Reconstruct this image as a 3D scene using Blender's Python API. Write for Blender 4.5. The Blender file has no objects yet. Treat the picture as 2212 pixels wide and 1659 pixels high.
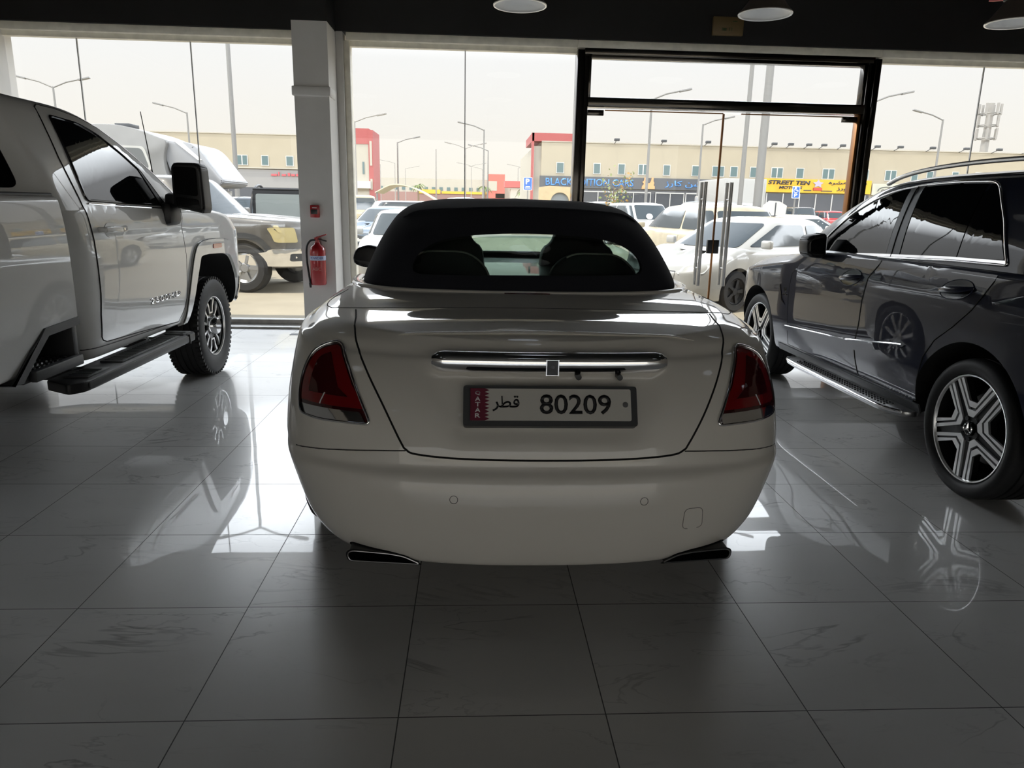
import bpy, bmesh, math, random
import numpy as np
from mathutils import Vector, Matrix, Euler
from mathutils.bvhtree import BVHTree

S = bpy.context.scene
COL = S.collection
PI = math.pi

# ------------------------------------------------------------------ camera
CAM_H, F_PX = 1.4324, 1572.2
PITCH, YAW, ROLL = 0.2403, 0.05527, 0.02092
cd = bpy.data.cameras.new('camera')
cam = bpy.data.objects.new('camera', cd)
COL.objects.link(cam)
cd.sensor_fit = 'HORIZONTAL'
cd.sensor_width = 36.0
cd.lens = F_PX / 2212 * 36.0
cd.clip_end = 2000
_f = Vector((math.sin(YAW) * math.cos(PITCH), math.cos(YAW) * math.cos(PITCH), -math.sin(PITCH)))
_r = Vector((math.cos(YAW), -math.sin(YAW), 0))
_u = _r.cross(_f)
_r2 = _r * math.cos(ROLL) + _u * math.sin(ROLL)
_u2 = -_r * math.sin(ROLL) + _u * math.cos(ROLL)
cam.matrix_world = Matrix(((_r2.x, _u2.x, -_f.x, 0), (_r2.y, _u2.y, -_f.y, 0), (_r2.z, _u2.z, -_f.z, CAM_H), (0, 0, 0, 1)))
S.camera = cam

# ------------------------------------------------------------------ light and exposure
S.view_settings.view_transform = 'Standard'
S.view_settings.look = 'None'
S.view_settings.gamma = 1.0
S.view_settings.use_curve_mapping = False
S.view_settings.exposure = 0.0
S.cycles.use_denoising = True
S.cycles.max_bounces = 14
S.cycles.diffuse_bounces = 6
S.cycles.glossy_bounces = 8
S.cycles.transparent_max_bounces = 24
S.cycles.transmission_bounces = 8
S.cycles.sample_clamp_indirect = 8.0
S.cycles.caustics_refractive = False
S.cycles.blur_glossy = 0.5

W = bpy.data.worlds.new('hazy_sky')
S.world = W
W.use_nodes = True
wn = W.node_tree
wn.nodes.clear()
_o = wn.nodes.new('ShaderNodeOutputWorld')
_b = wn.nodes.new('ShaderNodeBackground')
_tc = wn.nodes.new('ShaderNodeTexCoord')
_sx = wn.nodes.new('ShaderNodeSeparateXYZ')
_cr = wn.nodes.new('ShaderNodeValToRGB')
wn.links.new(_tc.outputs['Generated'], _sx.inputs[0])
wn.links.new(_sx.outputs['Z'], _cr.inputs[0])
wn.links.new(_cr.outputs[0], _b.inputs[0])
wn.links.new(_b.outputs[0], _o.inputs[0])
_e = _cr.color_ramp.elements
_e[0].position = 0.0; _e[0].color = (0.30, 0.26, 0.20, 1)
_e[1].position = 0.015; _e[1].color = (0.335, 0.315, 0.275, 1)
for p, c in ((0.08, (0.335, 0.322, 0.300, 1)), (0.175, (0.332, 0.330, 0.328, 1)), (0.25, (0.50, 0.51, 0.53, 1)), (0.30, (2.7, 2.84, 3.0, 1)), (0.40, (3.0, 3.15, 3.36, 1)), (0.47, (0.6, 0.65, 0.72, 1)), (0.9, (0.26, 0.31, 0.39, 1))):  # extra-bright band added above the visible sky to light the showroom floor
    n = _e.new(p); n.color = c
_mm = wn.nodes.new('ShaderNodeMapRange')       # sky strength raised behind the showroom, on the sun's side, as added interior fill
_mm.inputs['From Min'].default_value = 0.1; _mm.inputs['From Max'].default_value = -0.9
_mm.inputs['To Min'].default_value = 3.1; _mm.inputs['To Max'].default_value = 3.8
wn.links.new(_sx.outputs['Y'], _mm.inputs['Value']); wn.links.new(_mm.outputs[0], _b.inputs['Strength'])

sd = bpy.data.lights.new('sun', 'SUN')
sun = bpy.data.objects.new('sun', sd)
COL.objects.link(sun)
sd.energy = 4.6
sd.angle = math.radians(1.2)
sd.color = (1.0, 0.93, 0.80)
sun.rotation_euler = Vector((0.26, 0.20, -0.94)).to_track_quat('-Z', 'Y').to_euler()

# ------------------------------------------------------------------ materials
MATS = {}
def mat(name, col=(0.5, 0.5, 0.5), rough=0.5, metal=0.0, coat=0.0, coat_rough=0.03, ior=1.5, emit=None, emit_s=0.0, spec=0.5):
    if name in MATS: return MATS[name]
    m = bpy.data.materials.new(name); m.use_nodes = True
    b = m.node_tree.nodes['Principled BSDF']
    b.inputs['Base Color'].default_value = (*col, 1)
    b.inputs['Roughness'].default_value = rough
    b.inputs['Metallic'].default_value = metal
    b.inputs['Coat Weight'].default_value = coat
    b.inputs['Coat Roughness'].default_value = coat_rough
    b.inputs['IOR'].default_value = ior
    b.inputs['Specular IOR Level'].default_value = spec
    if emit:
        b.inputs['Emission Color'].default_value = (*emit, 1)
        b.inputs['Emission Strength'].default_value = emit_s
    MATS[name] = m
    return m
def nz(m, scale, amount, detail=4.0, bump=0.0, stretch=(1, 1, 1)):
    """vary a material's colour (real wear, weave, dust) and relief with object-space noise"""
    nt = m.node_tree; b = nt.nodes['Principled BSDF']
    tc = nt.nodes.new('ShaderNodeTexCoord'); mp = nt.nodes.new('ShaderNodeMapping'); t = nt.nodes.new('ShaderNodeTexNoise')
    mp.inputs['Scale'].default_value = stretch
    t.inputs['Scale'].default_value = scale; t.inputs['Detail'].default_value = detail
    nt.links.new(tc.outputs['Object'], mp.inputs[0]); nt.links.new(mp.outputs[0], t.inputs['Vector'])
    c = b.inputs['Base Color'].default_value[:]
    r = nt.nodes.new('ShaderNodeValToRGB')
    r.color_ramp.elements[0].position = 0.3; r.color_ramp.elements[1].position = 0.7
    r.color_ramp.elements[0].color = tuple(max(0, v * (1 - amount)) for v in c[:3]) + (1,)
    r.color_ramp.elements[1].color = tuple(min(1, v * (1 + amount)) for v in c[:3]) + (1,)
    nt.links.new(t.outputs[0], r.inputs[0]); nt.links.new(r.outputs[0], b.inputs['Base Color'])
    if bump:
        bp = nt.nodes.new('ShaderNodeBump'); bp.inputs['Strength'].default_value = bump; bp.inputs['Distance'].default_value = 0.01
        nt.links.new(t.outputs[0], bp.inputs['Height']); nt.links.new(bp.outputs[0], b.inputs['Normal'])
    return m
def thin_glass(name, tint=(0.9, 0.95, 0.93), ior=1.5):
    """a thin pane: lets light straight through, reflects by Fresnel"""
    m = bpy.data.materials.new(name); m.use_nodes = True; nt = m.node_tree; nt.nodes.clear()
    o = nt.nodes.new('ShaderNodeOutputMaterial'); mx = nt.nodes.new('ShaderNodeMixShader')
    t = nt.nodes.new('ShaderNodeBsdfTransparent'); g = nt.nodes.new('ShaderNodeBsdfGlossy')
    t.inputs[0].default_value = (*tint, 1); g.inputs['Roughness'].default_value = 0.0
    ge = nt.nodes.new('ShaderNodeNewGeometry'); dt = nt.nodes.new('ShaderNodeVectorMath'); dt.operation = 'DOT_PRODUCT'
    nt.links.new(ge.outputs['Normal'], dt.inputs[0]); nt.links.new(ge.outputs['Incoming'], dt.inputs[1])
    def mt(op, a, b=None):
        n = nt.nodes.new('ShaderNodeMath'); n.operation = op
        for i, v in enumerate((a, b)):
            if v is None: continue
            if isinstance(v, (int, float)): n.inputs[i].default_value = v
            else: nt.links.new(v, n.inputs[i])
        return n.outputs[0]
    f0 = ((ior - 1) / (ior + 1)) ** 2
    k = mt('POWER', mt('SUBTRACT', 1.0, mt('ABSOLUTE', dt.outputs['Value'])), 5.0)      # Schlick, the same from both sides
    nt.links.new(mt('ADD', mt('MULTIPLY', k, 1 - f0), f0), mx.inputs[0]); nt.links.new(t.outputs[0], mx.inputs[1]); nt.links.new(g.outputs[0], mx.inputs[2])
    nt.links.new(mx.outputs[0], o.inputs[0]); MATS[name] = m
    return m

M_BLACK_PLASTIC = mat('black_plastic', (0.012, 0.012, 0.013), 0.45)
M_GREY_PLASTIC = mat('grey_plastic', (0.05, 0.052, 0.055), 0.5)
M_GLOSS_BLACK = mat('gloss_black', (0.006, 0.006, 0.007), 0.06)
M_CHROME = mat('chrome', (0.85, 0.85, 0.86), 0.05, 1.0)
M_ALU = mat('polished_alloy', (0.85, 0.85, 0.85), 0.28, 0.75)
M_DARK_ALLOY = mat('dark_alloy', (0.035, 0.036, 0.038), 0.35, 0.6)
M_RUBBER = nz(mat('tyre_rubber', (0.016, 0.016, 0.017), 0.62), 60, 0.2)
M_WELL = mat('wheel_well', (0.006, 0.006, 0.006), 0.9)
M_GAP = mat('shut_gap', (0.004, 0.004, 0.004), 0.8)
M_GAP_SOFT = mat('shut_gap_light', (0.05, 0.048, 0.045), 0.7)
M_RED_LENS = mat('red_lens', (0.20, 0.006, 0.008), 0.06, 0, 1.0)
M_DARK_RED = mat('dark_red_lens', (0.05, 0.003, 0.004), 0.08, 0, 1.0)
M_WHITE_PAINT = mat('white_paint', (0.82, 0.81, 0.79), 0.35, 0, 1.0)
M_DISC = mat('brake_disc', (0.3, 0.3, 0.3), 0.4, 0.9)
M_LENS = mat('clear_lens', (0.75, 0.78, 0.8), 0.08, 0, 1.0)
M_AMBER = mat('amber_lens', (0.75, 0.30, 0.04), 0.15, 0, 1.0)
M_STEEL = mat('brushed_steel', (0.42, 0.42, 0.42), 0.28, 1.0)
G_TINT = thin_glass('tinted_pane', (0.55, 0.66, 0.62), 1.55)

# ------------------------------------------------------------------ object helpers
def link(name, me, m=None, parent=None, smooth=None):
    o = bpy.data.objects.new(name, me); COL.objects.link(o)
    if m is not None:
        for x in (m if isinstance(m, (list, tuple)) else [m]): me.materials.append(x)
    if parent is not None: o.parent = parent
    if smooth is not None:
        for p in me.polygons: p.use_smooth = True
        me.set_sharp_from_angle(angle=math.radians(smooth))
    return o
def build(name, bm, m=None, parent=None, smooth=None, loc=None):
    me = bpy.data.meshes.new(name); bm.normal_update(); bm.to_mesh(me); bm.free()
    o = link(name, me, m, parent, smooth)
    if loc: o.location = loc
    return o
def meshobj(name, V, Fc, m=None, parent=None, smooth=None):
    me = bpy.data.meshes.new(name); me.from_pydata([tuple(v) for v in V], [], Fc); me.update()
    return link(name, me, m, parent, smooth)
def tag(o, label, cat, group=None, kind=None):
    if label: o['label'] = label
    if cat: o['category'] = cat
    if group: o['group'] = group
    if kind: o['kind'] = kind
    return o
def empty(name, loc=(0, 0, 0), rz=0.0, parent=None):
    o = bpy.data.objects.new(name, None); COL.objects.link(o)
    o.empty_display_size = 0.2; o.location = loc; o.rotation_euler = (0, 0, rz)
    if parent: o.parent = parent
    return o
def kids(o): return [c for c in bpy.data.objects if c.parent == o]
def copy_tree(o, parent=None):
    c = o.copy(); COL.objects.link(c); c.parent = parent
    for ch in kids(o): copy_tree(ch, c)
    return c
def box(bm, c, s, rot=None, bev=0.0):
    r = bmesh.ops.create_cube(bm, size=1.0)
    M = Matrix.Translation(c) @ (rot.to_4x4() if rot is not None else Matrix.Identity(4)) @ Matrix.Diagonal((*s, 1))
    bmesh.ops.transform(bm, matrix=M, verts=r['verts'])
    if bev > 0:
        es = list({e for v in r['verts'] for e in v.link_edges})
        bmesh.ops.bevel(bm, geom=es, offset=bev, segments=2, affect='EDGES', profile=0.5)
def bbox(bm, a, b, bev=0.0):
    box(bm, [(a[i] + b[i]) / 2 for i in range(3)], [abs(b[i] - a[i]) for i in range(3)], None, bev)
def boxobj(name, a, b, m, parent=None, bev=0.0):
    bm = bmesh.new(); bbox(bm, a, b, bev); return build(name, bm, m, parent, 40 if bev else None)
def tube(bm, pts, r, n=10, cap=True, closed=False, squash=None):
    """sweep a circle along pts (list of Vector); r number or list"""
    pts = [Vector(p) for p in pts]; N = len(pts); rings = []; up0 = None
    for i, p in enumerate(pts):
        if closed: t = pts[(i + 1) % N] - pts[i - 1]
        else: t = pts[min(i + 1, N - 1)] - pts[max(i - 1, 0)]
        if t.length < 1e-9: t = Vector((0, 0, 1))
        t.normalize()
        if up0 is None:
            up0 = Vector((0, 0, 1)) if abs(t.z) < .9 else Vector((1, 0, 0))
        a = t.cross(up0)
        if a.length < 1e-6: a = t.orthogonal()
        a.normalize(); b = a.cross(t).normalized(); up0 = b
        rr = r[i] if isinstance(r, (list, tuple)) else r
        sq = squash or (1, 1)
        rings.append([bm.verts.new(p + a * (rr * sq[0] * math.cos(2 * PI * k / n)) + b * (rr * sq[1] * math.sin(2 * PI * k / n))) for k in range(n)])
    for i in range(N if closed else N - 1):
        A, B = rings[i], rings[(i + 1) % N]
        for k in range(n): bm.faces.new((A[k], A[(k + 1) % n], B[(k + 1) % n], B[k]))
    if cap and not closed:
        bm.faces.new(rings[0][::-1]); bm.faces.new(rings[-1])
def tubeobj(name, pts, r, m, parent=None, n=10, closed=False):
    bm = bmesh.new(); tube(bm, pts, r, n, True, closed)
    bmesh.ops.recalc_face_normals(bm, faces=bm.faces)
    return build(name, bm, m, parent, 50)
def lathe(bm, prof, n=48, axis='X', c=(0, 0, 0)):
    """revolve prof [(axial, radius)] about an axis through c"""
    rings = []
    for a, r in prof:
        ring = []
        for k in range(n):
            t = 2 * PI * k / n
            if axis == 'X': v = (a, r * math.cos(t), r * math.sin(t))
            elif axis == 'Z': v = (r * math.cos(t), r * math.sin(t), a)
            else: v = (r * math.cos(t), a, r * math.sin(t))
            ring.append(bm.verts.new(Vector(v) + Vector(c)))
        rings.append(ring)
    for A, B in zip(rings, rings[1:]):
        for k in range(n): bm.faces.new((A[k], A[(k + 1) % n], B[(k + 1) % n], B[k]))
    return rings
def cap(bm, ring, flip=False):
    try: bm.faces.new(ring[::-1] if flip else ring)
    except ValueError: pass
def cyl(bm, a, b, r, n=16, r2=None):
    tube(bm, [a, b], [r, r if r2 is None else r2], n)
def prism(bm, poly, d0, d1, plane='YZ'):
    """extrude a polygon given in a plane between d0 and d1 along the third axis"""
    def P(p, d):
        if plane == 'YZ': return (d, p[0], p[1])
        if plane == 'XZ': return (p[0], d, p[1])
        return (p[0], p[1], d)
    A = [bm.verts.new(P(p, d0)) for p in poly]; B = [bm.verts.new(P(p, d1)) for p in poly]
    n = len(poly)
    fs = [bm.faces.new(A), bm.faces.new(B[::-1])]
    for k in range(n): fs.append(bm.faces.new((A[k], B[k], B[(k + 1) % n], A[(k + 1) % n])))
    bmesh.ops.recalc_face_normals(bm, faces=fs)
def prismobj(name, poly, d0, d1, plane, m, parent=None, bev=0.0, smooth=None):
    bm = bmesh.new(); prism(bm, poly, d0, d1, plane)
    if bev: bmesh.ops.bevel(bm, geom=bm.edges[:], offset=bev, segments=2, affect='EDGES', profile=0.5)
    return build(name, bm, m, parent, smooth if smooth else (40 if bev else None))
def roundpoly(pts, r, n=5):
    """round the corners of a polygon"""
    out = []; N = len(pts)
    for i in range(N):
        p0, p, p1 = Vector(pts[i - 1]), Vector(pts[i]), Vector(pts[(i + 1) % N])
        rr = r[i] if isinstance(r, (list, tuple)) else r
        a = min(rr, (p0 - p).length * .48); b = min(rr, (p1 - p).length * .48)
        if rr <= 0: out.append(tuple(p)); continue
        A = p + (p0 - p).normalized() * a; B = p + (p1 - p).normalized() * b
        for k in range(n + 1):
            t = k / n; out.append(tuple((1 - t) ** 2 * A + 2 * t * (1 - t) * p + t * t * B))
    return out
def smoothline(pts, n=8, closed=False):
    """Catmull-Rom through points"""
    P = [Vector(p) for p in pts]; N = len(P); out = []
    rng = range(N if closed else N - 1)
    for i in rng:
        p1, p2 = P[i], P[(i + 1) % N]
        p0 = P[i - 1] if (closed or i > 0) else p1 * 2 - p2
        p3 = P[(i + 2) % N] if (closed or i + 2 < N) else p2 * 2 - p1
        for k in range(n):
            t = k / n
            out.append(tuple(.5 * ((2 * p1) + (p2 - p0) * t + (2 * p0 - 5 * p1 + 4 * p2 - p3) * t * t + (3 * p1 - p0 - 3 * p2 + p3) * t ** 3)))
    if not closed: out.append(tuple(P[-1]))
    return out
def pchip(xs, ys, xq):
    """monotone cubic interpolation"""
    x = np.asarray(xs, float); y = np.asarray(ys, float); q = np.asarray(xq, float)
    h = np.diff(x); sh = (-1,) + (1,) * (y.ndim - 1)
    d = np.diff(y, axis=0) / h.reshape(sh)
    m = np.zeros_like(y)
    if len(x) > 2:
        w1 = (2 * h[1:] + h[:-1]).reshape(sh); w2 = (h[1:] + 2 * h[:-1]).reshape(sh)
        with np.errstate(divide='ignore', invalid='ignore'):
            mm = (w1 + w2) / (w1 / d[:-1] + w2 / d[1:])
        m[1:-1] = np.where(d[:-1] * d[1:] > 0, mm, 0.0)
    m[0] = d[0]; m[-1] = d[-1]
    i = np.clip(np.searchsorted(x, q) - 1, 0, len(x) - 2)
    t = (q - x[i]) / h[i]
    if y.ndim > 1: t = t.reshape((-1,) + (1,) * (y.ndim - 1)); hh = h[i].reshape(t.shape)
    else: hh = h[i]
    return (2 * t**3 - 3 * t**2 + 1) * y[i] + (t**3 - 2 * t**2 + t) * hh * m[i] + (-2 * t**3 + 3 * t**2) * y[i + 1] + (t**3 - t**2) * hh * m[i + 1]
def fn(pairs):
    xs = [p[0] for p in pairs]; ys = [p[1] for p in pairs]
    return lambda q: pchip(xs, ys, np.clip(q, xs[0], xs[-1]))

# ------------------------------------------------------------------ ring lofted car bodies (local: x right, y forward, z up)
def ring(w, yr, yf, z, rear=(2.5, 14), front=(2.5, 12), wm=None, n=60):
    """one plan-view contour: superellipse halves for tail and nose; z and width may follow y"""
    L = (yf - yr) / 2; yc = (yf + yr) / 2
    t = np.linspace(0, PI / 2, 3000)
    def quad(p, q):
        x = w * np.sin(t) ** (2 / p); y = -L * np.cos(t) ** (2 / q)
        s = np.concatenate([[0], np.cumsum(np.hypot(np.diff(x), np.diff(y)))])
        # arc length blended with turning so that corners get more points
        th = np.unwrap(np.arctan2(np.gradient(y), np.gradient(x))); k = np.concatenate([[0], np.cumsum(np.abs(np.diff(th)))])
        g = s / s[-1] * .62 + k / max(k[-1], 1e-6) * .38
        u = np.linspace(0, 1, n + 1)
        return np.interp(u, g, x), np.interp(u, g, y)
    xr, yr_ = quad(*rear); xf, yf_ = quad(*front)
    X = np.concatenate([xr[:-1], xf[::-1]]); Y = np.concatenate([yr_[:-1], -yf_[::-1]]) + yc
    X = np.concatenate([X, -X[-2:0:-1]]); Y = np.concatenate([Y, Y[-2:0:-1]])
    if wm is not None: X = X * wm(Y)
    Z = z(Y) if callable(z) else np.full_like(Y, z)
    return np.stack([X, Y, Z], 1)
def loft(name, rings, sub=4, m=None, parent=None, close_top=True, smooth=38, params=None, grid=None):
    """skin the rings with monotone cubic interpolation between them"""
    R = np.stack(rings); K = len(R)
    p = np.arange(K) if params is None else np.asarray(params, float)
    q = np.concatenate([np.linspace(p[i], p[i + 1], sub, endpoint=False) for i in range(K - 1)] + [[p[-1]]])
    G = pchip(p, R, q)
    nk, nn = G.shape[:2]
    V = G.reshape(-1, 3); Fc = []
    for k in range(nk - 1):
        for i in range(nn):
            j = (i + 1) % nn
            Fc.append((k * nn + i, k * nn + j, (k + 1) * nn + j, (k + 1) * nn + i))
    bm = bmesh.new(); vs = [bm.verts.new(v) for v in V]
    for f in Fc:
        try: bm.faces.new([vs[i] for i in f])
        except ValueError: pass
    bm.faces.new([vs[i] for i in range(nn)][::-1])
    if grid:        # close the top with rows running straight across, crowned by grid(y)
        top = [vs[(nk - 1) * nn + i] for i in range(nn)]; h = nn // 2; rows = []; nx = 24
        for i in range(h + 1):
            r, l = top[i], top[(nn - i) % nn]
            if r is l: rows.append([r] * (nx + 1)); continue
            row = [l]
            for k in range(1, nx):
                u = -1 + 2 * k / nx; row.append(bm.verts.new((r.co.x * u, r.co.y, r.co.z + float(grid(r.co.y)) * (1 - u * u))))
            rows.append(row + [r])
        for A, B in zip(rows, rows[1:]):
            for k in range(nx):
                q4 = []
                for v in (A[k], A[k + 1], B[k + 1], B[k]):
                    if v not in q4: q4.append(v)
                if len(q4) > 2:
                    try: bm.faces.new(q4)
                    except ValueError: pass
    bmesh.ops.remove_doubles(bm, verts=bm.verts, dist=0.0006)
    bmesh.ops.dissolve_degenerate(bm, edges=bm.edges, dist=0.0003)
    bmesh.ops.recalc_face_normals(bm, faces=bm.faces)
    return build(name, bm, m, parent, smooth)
def boolean(o, cutter_bm, op='DIFFERENCE', cut_mat=None):
    """apply an exact boolean; the cutter's faces carry cut_mat"""
    me = bpy.data.meshes.new('cutter'); cutter_bm.normal_update(); cutter_bm.to_mesh(me); cutter_bm.free()
    if cut_mat is not None: me.materials.append(cut_mat)
    c = bpy.data.objects.new('cutter', me); COL.objects.link(c)
    c.matrix_world = o.matrix_world.copy() if o.parent is None else o.matrix_basis.copy()
    par = o.parent; o.parent = None; mb = o.matrix_basis.copy(); o.matrix_basis = Matrix.Identity(4); c.matrix_world = Matrix.Identity(4)
    md = o.modifiers.new('b', 'BOOLEAN'); md.object = c; md.operation = op; md.solver = 'EXACT'
    if cut_mat is not None: md.material_mode = 'TRANSFER'
    bpy.context.view_layer.update()
    dg = bpy.context.evaluated_depsgraph_get()
    nm = bpy.data.meshes.new_from_object(o.evaluated_get(dg), preserve_all_data_layers=True, depsgraph=dg)
    o.modifiers.clear(); old = o.data; nm.name = old.name; o.data = nm
    o.parent = par; o.matrix_basis = mb
    bpy.data.objects.remove(c); bpy.data.meshes.remove(old)
    return o
class Surf:
    """raycast helper for laying parts on a lofted body (all in the body's own space)"""
    def __init__(self, *objs):
        V, Fc = [], []
        for o in objs:
            b = len(V); V += [v.co.copy() for v in o.data.vertices]; Fc += [[b + i for i in p.vertices] for p in o.data.polygons]
        self.t = BVHTree.FromPolygons(V, Fc)
    def hit(self, p, d):
        d = Vector(d); o = Vector(p) - d * 20
        h = self.t.ray_cast(o, d, 60)
        if h[0] is None: return None, None
        n = h[1] if h[1].dot(d) < 0 else -h[1]
        return h[0], n
    def at(self, uv, axis):
        """axis: '+x' means seen from +x looking to -x; uv are the two other coordinates"""
        if axis == '+x': return self.hit((0, uv[0], uv[1]), (-1, 0, 0))
        if axis == '-x': return self.hit((0, uv[0], uv[1]), (1, 0, 0))
        if axis == '-y': return self.hit((uv[0], 0, uv[1]), (0, 1, 0))
        if axis == '+y': return self.hit((uv[0], 0, uv[1]), (0, -1, 0))
        return self.hit((uv[0], uv[1], 0), (0, 0, -1))
    def dirv(self, axis):
        return {'+x': Vector((1, 0, 0)), '-x': Vector((-1, 0, 0)), '-y': Vector((0, -1, 0)), '+y': Vector((0, 1, 0)), '+z': Vector((0, 0, 1))}[axis]
def patch(name, sf, poly, axis, m, parent=None, off=0.002, thick=0.008, step=0.05, bulge=0.0, smooth=35):
    """a panel with outline poly laid on the surface, raised by off, skirt going thick inwards"""
    bm = bmesh.new()
    vs = [bm.verts.new((p[0], p[1], 0)) for p in poly]
    try: bm.faces.new(vs)
    except ValueError: return None
    bmesh.ops.triangulate(bm, faces=bm.faces[:]); 
    us = [p[0] for p in poly]; ws = [p[1] for p in poly]
    for lo, hi, ax in ((min(us), max(us), 0), (min(ws), max(ws), 1)):
        k = max(1, int((hi - lo) / step))
        for i in range(1, k):
            c = [0, 0, 0]; nrm = [0, 0, 0]; c[ax] = lo + (hi - lo) * i / k; nrm[ax] = 1
            bmesh.ops.bisect_plane(bm, geom=bm.verts[:] + bm.edges[:] + bm.faces[:], plane_co=c, plane_no=nrm)
    bmesh.ops.remove_doubles(bm, verts=bm.verts, dist=1e-5)
    bd = {v for e in bm.edges if e.is_boundary for v in e.verts}
    be = [e for e in bm.edges if e.is_boundary]
    pos = {}; dv = sf.dirv(axis); miss = []
    cu = (min(us) + max(us)) / 2; cw = (min(ws) + max(ws)) / 2; ru = (max(us) - min(us)) / 2 or 1; rw = (max(ws) - min(ws)) / 2 or 1
    for v in bm.verts:
        u, w_ = v.co.x, v.co.y
        h, n = sf.at((u, w_), axis)
        if h is None:
            k = .985
            for _ in range(14):
                u = cu + (u - cu) * k; w_ = cw + (w_ - cw) * k
                h, n = sf.at((u, w_), axis)
                if h is not None: break
        if h is None: miss.append(v); continue
        bl = bulge * max(0, 1 - ((u - cu) / ru) ** 2) * max(0, 1 - ((w_ - cw) / rw) ** 2)
        pos[v] = (h + n * (off + bl), h + n * (off - thick))
    bmesh.ops.delete(bm, geom=[v for v in miss], context='VERTS')
    low = {}
    for v in list(bm.verts):
        if v in bd: low[v] = pos[v][1]
    for v in bm.verts:
        v.co = pos[v][0]
    lv = {v: bm.verts.new(c) for v, c in low.items()}
    for e in be:
        if not e.is_valid: continue
        a, b = e.verts
        if a in lv and b in lv:
            try: bm.faces.new((a, b, lv[b], lv[a]))
            except ValueError: pass
    for f in bm.faces: f.normal_update()
    bmesh.ops.recalc_face_normals(bm, faces=bm.faces)
    tot = sum((f.normal.dot(dv) * f.calc_area() for f in bm.faces))
    if tot < 0: bmesh.ops.reverse_faces(bm, faces=bm.faces[:])
    return build(name, bm, m, parent, smooth)
def onsurf(sf, pts, axis, step=0.03, off=0.0):
    out = []
    for a, b in zip(pts, pts[1:]):
        L = math.hypot(b[0] - a[0], b[1] - a[1]); k = max(1, int(L / step))
        for i in range(k):
            t = i / k; h, n = sf.at((a[0] + (b[0] - a[0]) * t, a[1] + (b[1] - a[1]) * t), axis)
            if h is not None: out.append(h + n * off)
    h, n = sf.at(pts[-1], axis)
    if h is not None: out.append(h + n * off)
    return out
def line(name, sf, pts, axis, r, m, parent=None, off=0.0, step=0.03, n=6, closed=False):
    """a thin strip following the surface: shut lines, chrome strips, weather seals"""
    P = onsurf(sf, list(pts) + ([pts[0]] if closed else []), axis, step, off)
    if closed: P = P[:-1]
    if len(P) < 2: return None
    return tubeobj(name, P, r, m, parent, n, closed)

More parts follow.
